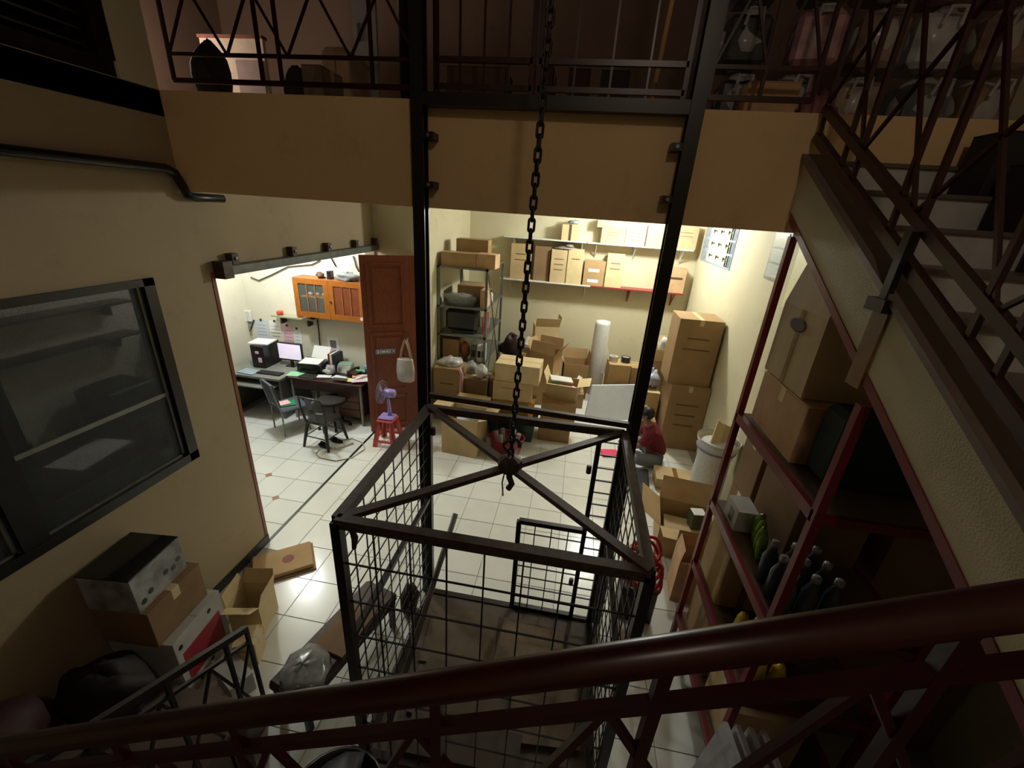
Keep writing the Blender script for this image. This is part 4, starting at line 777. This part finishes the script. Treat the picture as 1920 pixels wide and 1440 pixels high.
# visitor chair (grey back, metal legs)
def chair_frame(name, label, loc, rz, seatm, legm, back_h, sw=.44, sdp=.44, sh=.45):
    t = thing(name, label, 'chair', loc, R(rz)); D = dict(parent=t, world=False); h = sw/2; k = sdp/2
    G().box(-h, -k, sh-.05, h, k, sh).done('seat', seatm, bevel=.02, **D)
    return t, D, h, k, sh
t, D, h, k_, sh = chair_frame('visitor_chair', 'slate grey padded chair with steel legs and papers on its seat', (-4.28, 5.4, 0), 148, M('slate_vinyl', '#4c525c', .5), GREY, .8)
for x in (-h+.02, h-.02):
    G().tube([(x, k_-.02, 0), (x, k_-.02, .42), (x, k_, .5), (x, k_+.07, .86)], .012, 8).done('leg', GREY, **D); G().tube([(x, -k_+.03, 0), (x, -k_+.03, .42)], .012, 8).done('leg', GREY, **D)
G().poly([(-h+.02, k_+.01, .52), (h-.02, k_+.01, .52), (h-.03, k_+.07, .88), (-h+.03, k_+.07, .88)], (0, -.035, 0)).done('backrest', M('slate_vinyl', '#4c525c'), **D)
tag(G().obox((-4.3, 5.36, .459), (.26, .2, .012), (0, 0, R(40))).done('folder', M('green_folder', '#1f8a5c', .5)), 'green folder on the slate chair seat', 'folder')
tag(G().obox((-4.34, 5.33, .472), (.2, .16, .012), (0, 0, R(55))).done('paper_sheet', PINKP), 'pink papers on the green folder', 'paper')
# black tolix style chair
t, D, h, k_, sh = chair_frame('metal_chair', 'black pressed metal chair with slatted curved back before the desk', (-3.53, 5.13, 0), 172, BLACK, BLACK, .85, .38, .38, .44)
for x in (-1, 1):
    for y in (-1, 1): G().tube([(x*.15, y*.15, .43), (x*.22, y*.22, 0)], [.032, .018], 8).done('leg', BLACK, **D)
    G().tube([(x*.17, .17, .43), (x*.2, .2, .62), (x*.18, .24, .84)], [.02, .016, .014], 8).done('back_post', BLACK, **D)
G().tube([(-.18, .24, .84), (-.12, .265, .86), (0, .275, .865), (.12, .265, .86), (.18, .24, .84)], .016, 8).done('top_rail', BLACK, **D)
G().poly([(-.06, .17, .43), (.06, .17, .43), (.05, .27, .85), (-.05, .27, .85)], (0, .006, 0)).done('back_splat', BLACK, **D)
G().tube([(-.2, .2, .62), (-.1, .235, .62), (0, .245, .62), (.1, .235, .62), (.2, .2, .62)], .01, 8).done('mid_rail', BLACK, **D)
for a_, b_ in (((-.19, -.19), (.19, -.19)), ((-.19, .19), (.19, .19)), ((-.19, -.19), (-.19, .19)), ((.19, -.19), (.19, .19))): G().bar((*a_, .18), (*b_, .18), .012).done('stretcher', BLACK, **D)
# desk chair (black swivel) behind tolix
t = thing('desk_chair', 'dark swivel chair tucked under the dark desk', 'chair', (-3.7, 5.66, 0))
G().lathe((-3.7, 5.66, .42), [(.1, 0), (.22, .02), (.23, .06), (.2, .08)], 20).done('seat', M('fabric_dark', '#25211f', .8), t, smooth=True); G().lathe((-3.7, 5.66, .1), [(.03, 0), (.025, .33)], 10).done('column', BLACK, t)
for i in range(5):
    a_ = i*2*math.pi/5+.3; G().bar((-3.7, 5.66, .12), (-3.7+.25*math.cos(a_), 5.66+.25*math.sin(a_), .06), .03).done('star_leg', BLACK, t); G().lathe((-3.7+.25*math.cos(a_), 5.66+.25*math.sin(a_), .0), [(.02, 0), (.025, .02), (.02, .05)], 10).done('castor', BLACK, t)
# sandals, power strip, floor cable
for i, (x, y, rz) in enumerate(((-3.5, 5.02, 70), (-3.4, 5.2, 78))):
    t = thing('sandal', 'black slip on sandal under the black metal chair', 'shoe', (x, y, 0), R(rz), 'pair of sandals'); G().lathe((0, 0, 0), [(.05, 0), (.055, .01), (.05, .025)], 16, .85, 2.3).done('sole', BLACK, t, world=False); G().tube([(-.045, .04, .02), (0, .05, .07), (.045, .04, .02)], .016, 8).done('strap', BLACK, t, world=False)
t = thing('power_strip', 'white power strip on the office floor near the sandals', 'power strip', (-3.22, 5.1, 0), R(-35)); G().box(-.03, -.14, 0, .03, .14, .04).done('strip_body', WHITE, t, bevel=.006, world=False)
for i in range(3): G().lathe((0, -.09+.09*i, .04), [(.02, 0), (.018, .002)], 12).done('socket', M('beige_plastic', '#cfc39c'), t, world=False)
pts = [GZ(x, y, .01) for x, y in ((640, 826), (660, 822), (680, 830), (684, 842), (660, 858), (630, 864), (600, 858), (592, 850), (600, 842))]
tag(G().tube(pts, .008, 6).done('floor_cable', M('cable_cream', '#b9b4a2', .5), smooth=True), 'pale cable looping over the white office tiles', 'cable')
# door leaf (brown panelled) at the far end of the opening
p0, p1 = Vector((-3.02, 5.6, 0)), Vector((-2.44, 5.96, 0)); dirv = (p1-p0).normalized(); ang = math.atan2(dirv.y, dirv.x); W_ = (p1-p0).length
dr = thing('door_leaf', 'tall brown panelled wooden door leaf at the far end of the office opening', 'door', p0, ang)
G().box(0, 0, .02, W_, .035, 2.8).done('slab', WOODD, dr, world=False)
for z0, z1 in ((.12, .62), (.74, 1.66), (1.78, 2.68)):
    for a0, a1, b0, b1 in ((.1, W_-.1, z0-.02, z0+.02), (.1, W_-.1, z1-.02, z1+.02), (.08, .12, z0-.02, z1+.02), (W_-.12, W_-.08, z0-.02, z1+.02)): G().box(a0, -.016, b0, a1, 0, b1).done('moulding', WOODD, dr, world=False)
    G().box(.16, -.008, z0+.06, W_-.16, 0, z1-.06).done('panel', WOODD, dr, world=False)
sg = G().box(.14, -.02, 1.34, .44, -.009, 1.42).done('sign_plate', M('sign_grey', '#7d8692', .4), dr, world=False)
for i, (a_, w_, h_) in enumerate(((.17, .02, .05), (.21, .012, .04), (.235, .05, .03), (.30, .03, .035), (.345, .012, .05), (.4, .02, .03))): G().box(a_, -.022, 1.38-h_/2, a_+w_, -.02, 1.38+h_/2).done('letter_mark', PAPER, sg, world=False)
G().box(W_+.002, .0, .02, W_+.09, .04, 2.8).done('frame_post', WOODD, dr, world=False)
# handbag on the door
hb = GY(764, 690, 5.8)
t = thing('handbag', 'clear and white handbag hanging by its straps on the brown door', 'handbag', (hb.x, 5.74, .95)); bx, by = hb.x, 5.72
G().lathe((bx, by, .93), [(.1, 0), (.14, .03), (.15, .2), (.13, .36), (.12, .38)], 20, 1, .4).done('bag_body', M('bag_pearl', '#b9b0a8', .25, 0, .2, 10), t, smooth=True)
for y in (-.02, .03): G().tube([(bx-.08, by+y, 1.28), (bx-.05, by+y, 1.45), (bx-.01, by+y+.02, 1.6), (bx+.03, by+y, 1.6), (bx+.07, by+y, 1.45), (bx+.1, by+y, 1.28)], .008, 6).done('strap', M('strap_gold', '#b5a183', .4), t, smooth=True)
tag(G().lathe((bx+.01, by+.04, 1.6), [(.008, -.04), (.008, .05), (.016, .06)], 8, axis='y').done('coat_hook', GREY), 'small metal hook on the brown door holding the handbag', 'hook')
# red stool + purple fan
SX_, SY_ = -2.62, 5.38
t = thing('plastic_stool', 'red plastic stool with arched legs by the brown door', 'stool', (SX_, SY_, 0)); RP = M('stool_red', '#b8433f', .35, 0, .06)
G().box(SX_-.13, SY_-.13, .41, SX_+.13, SY_+.13, .44).done('seat', RP, t, bevel=.012)
for sx in (-1, 1):
    for sy in (-1, 1): G().poly([(SX_+sx*.185, SY_+sy*.185, 0), (SX_+sx*.115, SY_+sy*.185, 0), (SX_+sx*.07, SY_+sy*.13, .32), (SX_+sx*.09, SY_+sy*.125, .41), (SX_+sx*.125, SY_+sy*.125, .41)], (0, -sy*.03, 0)).done('leg', RP, t); G().poly([(SX_+sx*.185, SY_+sy*.185, 0), (SX_+sx*.185, SY_+sy*.115, 0), (SX_+sx*.13, SY_+sy*.07, .32), (SX_+sx*.125, SY_+sy*.09, .41), (SX_+sx*.125, SY_+sy*.125, .41)], (-sx*.03, 0, 0)).done('leg_web', RP, t)
for a_, b_ in (((-1, -1), (1, -1)), ((1, -1), (1, 1)), ((1, 1), (-1, 1)), ((-1, 1), (-1, -1))): G().bar((SX_+a_[0]*.165, SY_+a_[1]*.165, .1), (SX_+b_[0]*.165, SY_+b_[1]*.165, .1), .02, .035).done('stretcher', RP, t)
PU = M('fan_purple', '#9a8ac8', .35, 0, .05); t = thing('desk_fan', 'lilac purple desk fan standing on the red stool', 'fan', (SX_, SY_, .44))
G().box(SX_-.12, SY_-.1, .44, SX_+.12, SY_+.1, .48).done('base', PU, t, bevel=.018)
G().tube([(SX_+.03, SY_+.02, .48), (SX_+.03, SY_+.02, .62), (SX_+.02, SY_+.0, .78)], [.035, .024, .022], 12).done('neck', PU, t, smooth=True)
G().lathe((SX_+.1, SY_, .86), [(.03, -.15), (.06, -.12), (.07, -.04), (.062, .03), (.03, .05)], 16, axis='x').done('motor_housing', PU, t, smooth=True)
fx = SX_-.08; gd = G()
for i in range(4): gd.tube([(fx, SY_+(.04+.045*i)*math.cos(a_), .86+(.04+.045*i)*math.sin(a_)) for a_ in [j*2*math.pi/24 for j in range(24)]], .003, 5, True)
for j in range(16):
    a_ = j*math.pi/8; gd.tube([(fx-.03, SY_+.03*math.cos(a_), .86+.03*math.sin(a_)), (fx-.02, SY_+.12*math.cos(a_), .86+.12*math.sin(a_)), (fx, SY_+.175*math.cos(a_), .86+.175*math.sin(a_)), (fx+.05, SY_+.16*math.cos(a_), .86+.16*math.sin(a_))], .002, 4)
gd.done('guard', M('guard_grey', '#8d8a94', .4, .4), t)
for j in range(3):
    a_ = j*2.094; u = Vector((0, math.cos(a_), math.sin(a_))); v_ = Vector((0, -math.sin(a_), math.cos(a_))); o_ = Vector((fx+.02, SY_, .86))
    G().poly([o_+u*.02, o_+u*.06+v_*.05+Vector((.015, 0, 0)), o_+u*.15+v_*.05+Vector((.015, 0, 0)), o_+u*.15-v_*.03-Vector((.01, 0, 0)), o_+u*.05-v_*.02], (.003, 0, 0)).done('blade', M('blade_lilac', '#a9a2b8', .3, alpha=.8), t)
# deeper office seen through the window: dark desk, equipment
wd = thing('work_table', 'dark work table along the office side wall, seen through the window mesh', 'table', (-5.2, 3.4, 0)); G().box(-5.65, 2.2, .72, -4.75, 4.5, .76).done('table_top', DESK, wd)
for x in (-5.6, -4.8):
    for y in (2.26, 4.44): G().box(x-.025, y-.025, 0, x+.025, y+.025, .72).done('leg', DESK, wd)
G().box(-5.6, 2.3, .1, -5.58, 4.4, .7).done('back_panel', DESK, wd)
tag(G().obox((-5.0, 3.15, .768), (.4, .6, .012), (0, 0, R(8))).done('paper_stack', PAPER), 'white papers on the dark work table behind the window', 'paper')
for i, (y, w_, h_, lb) in enumerate(((2.6, .4, .36, 'black boxy printer'), (3.85, .55, .5, 'large dark machine cabinet'), (4.32, .26, .3, 'small black device'))):
    t = thing('office_machine', lb+' on the dark work table', 'machine', (-5.3, y, .76)); G().box(-5.6, y-w_/2, .76, -5.1, y+w_/2, .76+h_).done('casing', M('mach_dark', '#2b2c2c', .5), t, bevel=.015); G().box(-5.55, y-w_/2+.04, .76+h_, -5.15, y+w_/2-.04, .78+h_).done('lid', BLACK, t); G().box(-5.1, y-w_*.3, .8, -5.09, y+w_*.2, .86).done('panel', GREY, t)
t = thing('steel_cabinet', 'tall dark brown steel cabinet against the office side wall', 'cabinet', (-5.4, 5.05, 0)); G().box(-5.69, 4.7, 0, -5.2, 5.4, 1.9).done('body', M('cab_brown', '#3c2a22', .5), t, bevel=.006)
for y0, y1 in ((4.71, 5.04), (5.06, 5.39)): dd = G().box(-5.2, y0, .05, -5.185, y1, 1.87).done('door', M('cab_brown2', '#46332a', .5), t); G().box(-5.185, (y0+y1)/2-.01, .95, -5.17, (y0+y1)/2+.01, 1.08).done('handle', GREY, dd)
for i, z in enumerate((1.75, 2.15)):
    t = thing('wall_shelf', ('lower' if i == 0 else 'upper')+' dark shelf on the office side wall behind the window', 'shelf', (-5.5, 3.3, z)); G().box(-5.69, 2.3, z, -5.42, 4.4, z+.025).done('board', DESK, t)
    for y in (2.5, 4.2): G().box(-5.69, y-.01, z-.14, -5.55, y+.01, z).done('bracket', IRON, t)
t = thing('folding_chair', 'dark metal framed chair in the office below the window', 'chair', (-3.75, 2.4, 0))
for x in (-3.95, -3.55):
    G().tube([(x, 2.2, 0), (x, 2.22, .9)], .014, 8).done('leg', BLACK, t); G().tube([(x, 2.6, 0), (x, 2.58, .45)], .014, 8).done('leg', BLACK, t)
G().box(-3.97, 2.2, .43, -3.53, 2.62, .47).done('seat', BLACK, t); G().box(-3.95, 2.2, .7, -3.55, 2.225, .9).done('backrest', BLACK, t)
tag(G().blob((-3.9, 2.95, .1), (.18, .14, .1), .2, 140, flat=-.098).done('blue_bag', M('blue_plastic', '#2f5fae', .3), smooth=True), 'bright blue plastic bag on the office floor by the window', 'bag')
t = thing('grey_curtain', 'narrow grey curtain panel hanging in the office behind the window', 'curtain', (-3.5, 1.75, .3))
g = G(); 
for i in range(6): g.tube([(-3.5+.012*math.sin(i*2), 1.62+.05*i, .3), (-3.5+.012*math.cos(i*2), 1.62+.05*i, 3.2)], .032, 6)
g.done('fabric', M('curtain_grey', '#5c6158', .8), t, smooth=True); G().tube([(-3.5, .6, 3.22), (-3.5, 2.5, 3.22)], .012, 8).done('rod', GREY, t)
# lamps (fixtures of the point lights)
for nm, lb, L_, zc in (('ceiling_bulb', 'white bulb lamp under the store room ceiling', STORE_LAMP, 3.95), ('ceiling_bulb', 'white bulb lamp under the office ceiling', OFFICE_LAMP, 3.95), ('ceiling_bulb', 'warm bulb lamp under the upper ceiling', UP_LAMP, 7.2), ('ceiling_bulb', 'added warm fill bulb over the stair well, out of view', STAIR_FILL, 7.2)):
    t = thing(nm, lb, 'lamp', (L_.x, L_.y, zc)); G().tube([(L_.x, L_.y, zc), (L_.x, L_.y, L_.z+.2)], .008, 6).done('cord', BLACK, t); G().lathe((L_.x, L_.y, L_.z+.135), [(.02, 0), (.028, .02), (.028, .06), (.012, .07)], 12).done('socket', WHITE, t)

# ================================================================== PERSON
def skinmesh(name, V, E_, Rr, mat, parent=None, root=0, sub=2):
    me = bpy.data.meshes.new(name); bm = bmesh.new(); lay = bm.verts.layers.skin.verify(); vs = [bm.verts.new(v) for v in V]
    for a, b in E_: bm.edges.new((vs[a], vs[b]))
    for i, v in enumerate(vs):
        r = Rr[i]; v[lay].radius = r if isinstance(r, tuple) else (r, r); v[lay].use_root = (i == root)
    bm.to_mesh(me); bm.free()
    o = bpy.data.objects.new(name, me); C.objects.link(o); m = o.modifiers.new('skin', 'SKIN'); m.use_smooth_shade = True; s_ = o.modifiers.new('sub', 'SUBSURF'); s_.levels = sub; s_.render_levels = sub
    dg = bpy.context.evaluated_depsgraph_get(); me2 = bpy.data.meshes.new_from_object(o.evaluated_get(dg)); o.modifiers.clear(); o.data = me2; me2.materials.clear(); me2.materials.append(mat)
    for p in me2.polygons: p.use_smooth = True
    if parent: o.parent = parent; o.location = (0, 0, 0)
    return o
SKIN = M('skin', '#8a5f48', .55, 0, .05); HAIR = M('hair_black', '#14110f', .45); SHIRT = M('shirt_maroon', '#6c1424', .8, 0, .1, 20, .2, 80); SHORTS = M('shorts_grey', '#7d828a', .8, 0, .08, 20)
# local frame: person faces -x; origin on the floor under the hips
PV = [(0, 0, .13), (-.03, 0, .28), (-.1, 0, .42), (-.15, 0, .56), (-.2, 0, .63), (-.23, 0, .68), (-.255, 0, .74), (-.28, 0, .8), (-.27, 0, .85),      # 0-8 spine, neck, head
      (-.16, -.17, .55), (-.28, -.23, .38), (-.45, -.14, .26), (-.52, -.09, .24),                                       # 9-12 near arm
      (-.16, .17, .55), (-.28, .23, .38), (-.45, .12, .28), (-.52, .07, .26),                                             # 13-16 far arm
      (-.03, -.1, .12), (-.2, -.24, .16), (-.38, -.3, .2), (-.34, -.1, .09), (-.27, .05, .06), (-.25, .12, .05),          # 17-22 near leg
      (-.03, .1, .12), (-.2, .24, .16), (-.38, .3, .2), (-.36, .12, .09), (-.3, -.03, .05), (-.27, -.12, .045)]          # 23-28 far leg
PE = [(0, 1), (1, 2), (2, 3), (3, 4), (4, 5), (5, 6), (6, 7), (7, 8), (3, 9), (9, 10), (10, 11), (11, 12), (3, 13), (13, 14), (14, 15), (15, 16),
      (0, 17), (17, 18), (18, 19), (19, 20), (20, 21), (21, 22), (0, 23), (23, 24), (24, 25), (25, 26), (26, 27), (27, 28)]
PR = [(.12, .13), (.11, .13), (.11, .13), (.1, .13), (.07, .07), (.05, .05), (.07, .075), (.085, .09), (.06, .07), .055, .045, .034, .026, .055, .045, .034, .026, .09, .085, .065, .05, .04, .03, .09, .085, .065, .05, .04, .03]
px_, py_ = 1.53, 5.86
person = skinmesh('person', PV, PE, PR, SKIN)
person.location = (px_, py_, 0); person.rotation_euler = (0, 0, R(-8)); ORG[person] = Vector((0, 0, 0))
tag(person, 'person in maroon shirt and grey shorts sitting cross legged on the floor, bent forward', 'person')
idx = [0, 1, 2, 3, 4, 9, 10, 13, 14]; mp = {a: i for i, a in enumerate(idx)}
sh_ = skinmesh('shirt', [PV[i] for i in idx], [(mp[a], mp[b]) for a, b in PE if a in mp and b in mp], [(.15, .17), (.145, .165), (.14, .17), (.125, .16), (.085, .09), .085, .07, .085, .07], SHIRT, person)
idx = [0, 17, 18, 19, 23, 24, 25]; mp = {a: i for i, a in enumerate(idx)}
skinmesh('shorts', [PV[i] for i in idx], [(mp[a], mp[b]) for a, b in PE if a in mp and b in mp], [(.135, .15), .11, .105, .085, .11, .105, .085], SHORTS, person)
D = dict(parent=person, world=False)
hc = Vector((-.265, 0, .795)); g = G().blob(hc+Vector((.02, 0, .03)), (.105, .092, .105), .04, 3, 20, 14)
for v in g.v:
    if v.x < hc.x-.055 and v.z < hc.z+.05: v.x = hc.x-.055
    if v.z < hc.z-.05: v.z = hc.z-.05
g.done('hair', HAIR, smooth=True, **D)
for sy in (-1, 1):
    G().blob(hc+Vector((.0, sy*.088, -.005)), (.018, .01, .028), .05, 4, 10, 7).done('ear', SKIN, smooth=True, **D)
    G().blob(hc+Vector((-.083, sy*.032, .0)), (.008, .013, .008), 0, 4, 10, 7).done('eye', M('eye_white', '#cfc8c0', .3), smooth=True, **D)
G().blob(hc+Vector((-.098, 0, -.025)), (.018, .014, .022), 0, 5, 10, 7).done('nose', SKIN, smooth=True, **D)
G().blob(hc+Vector((-.085, 0, -.06)), (.008, .024, .006), 0, 5, 10, 7).done('mouth', M('lips', '#6e3c34', .5), smooth=True, **D)
for (bx_, by_, bz_, s_) in ((-.53, -.085, .24, -1), (-.53, .065, .26, 1)):
    for f in range(4):
        o_ = Vector((bx_, by_+(-.024+.016*f), bz_)); L_ = [.055, .065, .06, .045][f]
        G().tube([o_, o_+Vector((-L_*.5, 0, -.004)), o_+Vector((-L_*.85, 0, -.022)), o_+Vector((-L_*.95, 0, -.04))], [.0085, .008, .0075, .006], 8).done('finger', SKIN, smooth=True, **D)
    o_ = Vector((bx_+.02, by_-s_*.02, bz_)); G().tube([o_, o_+Vector((-.03, -s_*.02, 0)), o_+Vector((-.05, -s_*.022, -.015))], [.01, .009, .007], 8).done('thumb', SKIN, smooth=True, **D)
tag(G().obox((.84, 5.95, .025), (.26, .18, .03), (0, 0, R(12))).done('pink_folder', M('hot_pink', '#f0356a', .4)), 'hot pink folder on the floor in front of the seated person', 'folder')

# ================================================================== LEFT FOREGROUND
t = thing('folded_carton_mat', 'flattened brown carton with red round print lying by the office threshold', 'cardboard', (-2.62, 2.86, 0), R(38))
G().box(-.27, -.18, .02, .27, .18, .06).done('upper_sheet', CARD[0], t, bevel=.008, world=False); G().box(-.29, -.2, 0, .29, .19, .018).done('lower_sheet', CARD[3], t, world=False); G().lathe((.05, 0, .06), [(.055, 0), (.055, .001)], 20).done('round_print', M('red_print', '#8d5040', .7), t, world=False)
# stacked cartons by the left wall
DARKW = M('box_greywhite', '#8f8f8d', .45, 0, .2, 9); t = carton('dark and white patterned carton with shiny black top, topmost by the left wall', -2.76, 1.74, .9, .35, .4, .28, 6, M('white_spotted', '#8d8d8c', .5, 0, .5, 9), tape=False)
G().box(-.175, -.2, .28, .175, .2, .29).done('shiny_top', M('gloss_black', '#1a1a1a', .12), t, world=False)
for i, (y, z) in enumerate(((-.15, .06), (-.09, .09), (.04, .12), (.1, .1), (.15, .13))): G().lathe((.175, y, z), [(.022, 0), (.02, .002)], 10, axis='x').done('black_spot', BLACK, t, world=False)
carton('plain brown carton under the dark and white patterned carton', -2.74, 1.77, .58, .4, .44, .32, 4, CARD[5], prints=0)
t = carton('white carton with big red print in the pile by the left wall', -2.71, 1.8, .0, .46, .46, .58, 6, M('card_white', '#b5b2ae', .6), tape=False)
G().box(.23, -.18, .14, .232, .18, .42).done('red_print', M('print_red', '#9c2c3a', .5, 0, .1), t, world=False)
for i, (y, z) in enumerate(((-.18, .52), (.1, .54), (.2, .1), (-.1, .08), (.02, .12))): G().lathe((.23, y, z-.03), [(.02, 0), (.018, .002)], 10, axis='x').done('black_spot', BLACK, t, world=False)
carton('open pale carton with folded flaps beside the white and red carton', -2.45, 2.26, 0, .26, .26, .3, 12, CARDPALE, open_={'L': 10, 'B': 25, 'R': 15, 'F': 60})
carton('small pale printed carton before the open pale carton', -2.26, 1.97, 0, .16, .18, .24, 20, CARDPALE, prints=1)
carton('small white carton lying by the stair foot', -2.2, 1.74, 0, .26, .16, .18, -25, M('card_white', '#b5b2ae', .6), tape=False)
tag(G().blob((-2.62, 1.3, .55), (.26, .2, .18), .25, 150, 18, 12).done('dark_sack', M('dark_sack', '#1c1614', .7, 0, .4, 8), smooth=True), 'dark lumpy sack on the lower stair steps by the left wall', 'sack')
tag(G().blob((-2.7, .85, .8), (.22, .22, .16), .25, 151, 18, 12).done('dark_sack', M('red_dark_sack', '#33151a', .7, 0, .4, 8), smooth=True), 'dark reddish sack higher on the lower stair steps', 'sack')
# brown padded bench with plastic bag, left of cage
t = thing('padded_bench', 'dark brown padded bench standing between the lift cage and the stair foot', 'bench', (-1.5, 2.05, 0), R(-15))
G().box(-.17, -.5, .3, .17, .5, .38).done('cushion', M('brown_vinyl', '#4a382e', .5, 0, .15, 6), t, bevel=.025, world=False); G().box(-.15, -.48, .25, .15, .48, .3).done('frame', STEEL, t, world=False)
for x in (-.13, .13):
    for y in (-.45, .45): G().box(x-.02, y-.02, 0, x+.02, y+.02, .25).done('leg', STEEL, t, world=False)
tag(G().blob((-1.58, 1.72, .425), (.16, .17, .05), .3, 160, 16, 10, -.044).done('plastic_bag', M('film_dim', '#8a8a88', .2, 0, .3, 12), smooth=True), 'clear plastic bag lying on the brown bench end', 'bag')
tag(G().obox((-1.46, 2.08, .392), (.26, .4, .02), (0, 0, R(-10))).done('cardboard_sheet', CARD[5]), 'brown cardboard sheet lying on the padded bench', 'cardboard')
tag(G().blob((-1.16, 2.62, .16), (.08, .1, .16), .25, 161, 14, 10, -.158).done('brown_sack', M('sack_brown', '#4c4034', .8), smooth=True), 'small brown sack between bench and lift cage', 'sack')
# dark bin in the lower middle, black barrels
t = thing('waste_bin', 'black plastic waste bin on the floor before the lift cage', 'bin', (-.95, 1.05, 0))
G().lathe((-.95, 1.05, 0), [(.2, 0), (.26, .5), (.27, .52), (.25, .52), (.19, .03)], 24).done('bin_body', BLACK, t, smooth=True); G().blob((-.95, 1.05, .5), (.22, .22, .12), .3, 170).done('liner', M('liner', '#3a3a3c', .3, 0, .4, 14), t, smooth=True)
carton('dark carton on the floor beside the black waste bin', -.35, .98, 0, .6, .45, .42, 5, CARD[5])
# ================================================================== UPSTAIRS
def upthing(xl, xr, yt, yb, Y, dep, mat, lb, cat, nm, parts=None, z0=None):
    ym = (yt+yb)/2; a, b = GY(xl, ym, Y), GY(xr, ym, Y); zt = GY((xl+xr)/2, yt, Y).z; zl = 4.106 if z0 is None else z0
    t = thing(nm, lb, cat, ((a.x+b.x)/2, Y+dep/2, zl)); return t, a.x, b.x, zl, zt
Yw = 4.6
t, x0, x1, z0, z1 = upthing(606, 658, 88, 185, Yw, .4, None, 'narrow cream wardrobe with rounded top upstairs', 'wardrobe', 'wardrobe')
pts = [(x0, Yw, z0), (x1, Yw, z0), (x1, Yw, z1-.05), (x1-.05, Yw, z1), (x0+.05, Yw, z1), (x0, Yw, z1-.05)]
G().poly(pts, (0, .4, 0)).done('body', M('cream_wardrobe', '#b99a84', .5), t); xm = (x0+x1)/2
for a, b in ((x0+.01, xm-.006), (xm+.006, x1-.01)): dd = G().box(a, Yw-.018, z0+.06, b, Yw-.001, z1-.06).done('door', M('wardrobe_door', '#c4a68e', .5), t)
t, x0, x1, z0, z1 = upthing(660, 704, -40, 108, 5.0, .2, None, 'pale grey door standing open upstairs behind the railing', 'door', 'grey_door'); G().box(x0, 5.0, z0, x1, 5.04, 6.3).done('slab', M('pale_grey', '#a4a4a2', .5), t); G().box(x0+.05, 4.99, z0+.9, x0+.08, 5.0, z0+1.05).done('handle', GREY, t)
t, x0, x1, z0, z1 = upthing(383, 498, 72, 180, 5.2, .3, None, 'cream partition panel lit by the upstairs lamp', 'panel', 'partition_panel'); G().box(x0, 5.2, z0, x1, 5.25, z1).done('panel', M('cream_panel', '#c9b8a2', .6), t); G().box(x0+(x1-x0)*.55, 5.18, z0+.1, x1-.02, 5.2, z1-.2).done('notice', M('grey_mauve', '#8a7670', .6), t); G().box(x0-.01, 5.18, z1, x1+.01, 5.27, z1+.03).done('cap', WOODD, t)
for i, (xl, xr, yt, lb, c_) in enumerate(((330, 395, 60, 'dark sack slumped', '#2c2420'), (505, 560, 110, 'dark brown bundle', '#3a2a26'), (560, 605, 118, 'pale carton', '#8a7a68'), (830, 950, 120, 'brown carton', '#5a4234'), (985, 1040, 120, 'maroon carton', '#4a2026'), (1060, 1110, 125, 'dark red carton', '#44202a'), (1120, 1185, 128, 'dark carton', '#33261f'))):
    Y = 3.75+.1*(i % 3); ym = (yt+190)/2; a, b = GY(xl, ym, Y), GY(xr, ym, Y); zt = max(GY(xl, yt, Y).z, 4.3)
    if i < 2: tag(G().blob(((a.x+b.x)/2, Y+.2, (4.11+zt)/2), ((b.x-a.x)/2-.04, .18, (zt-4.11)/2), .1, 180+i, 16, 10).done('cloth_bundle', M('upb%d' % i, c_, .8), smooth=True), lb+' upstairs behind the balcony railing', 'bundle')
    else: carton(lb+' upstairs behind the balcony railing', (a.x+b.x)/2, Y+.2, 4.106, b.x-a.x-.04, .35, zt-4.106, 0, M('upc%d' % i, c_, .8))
# wrapped goods in the upper right
WRAP = [M('wrap%d' % i, c_, .18, 0, .45, 9) for i, c_ in enumerate(['#b4b6ba', '#cfcacc', '#6a6c70', '#b0808c', '#8a7464', '#3e3e42'])]
rnd = random.Random(12); n_ = 0
for r_ in range(4):
    for c_ in range(6):
        x = .95+.36*c_+rnd.uniform(-.04, .04); y = 3.62+.1*rnd.random(); z = 4.11+.36*r_
        if x > 2.75: continue
        wi = rnd.randrange(6); t = thing('wrapped_bundle', ('pale grey', 'white', 'dark grey', 'pinkish', 'tan', 'black')[wi]+' goods bundle in clear wrap, '+('bottom', 'second', 'third', 'top')[r_]+' row of the upstairs heap', 'bundle', (x, y, z), R(rnd.uniform(-12, 12)), 'wrapped bundles upstairs')
        G().box(-.14, -.13, .02, .14, .13, .3).done('goods', WRAP[wi], t, bevel=.03, world=False)
        G().blob((0, 0, .18), (.155, .15, .165), .12, 200+n_, 14, 9, -.165).done('wrap_film', M('wrap_clear', '#e6e8ea', .2, 0, .05, 8, alpha=.5), t, smooth=True, world=False)
        G().tube([(-.05, -.17, .22), (-.04, -.19, .3), (.04, -.19, .3), (.05, -.17, .22)], .012, 6).done('handle', WRAP[rnd.randrange(2)], t, world=False); n_ += 1
carton('peach brown carton resting among the wrapped bundles upstairs', 1.05, 3.36, 4.106, .3, .2, .22, 0, CARDP)
tag(G().blob((1.35, 3.35, 4.2), (.1, .1, .09), .3, 260, flat=-.09).done('pink_package', M('pink_dim', '#a87088', .4), smooth=True), 'pink wrapped package at the front of the upstairs heap', 'package')
# dark boxes stored on the stair steps
for i in range(4):
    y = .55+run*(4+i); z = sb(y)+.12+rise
    carton('dark carton stored on the upper stair steps by the wall', 2.2, y+.15, z, .44, .2, .3, 0, M('stepbox', '#2c2824', .7), tape=False, group='cartons on the stair steps')
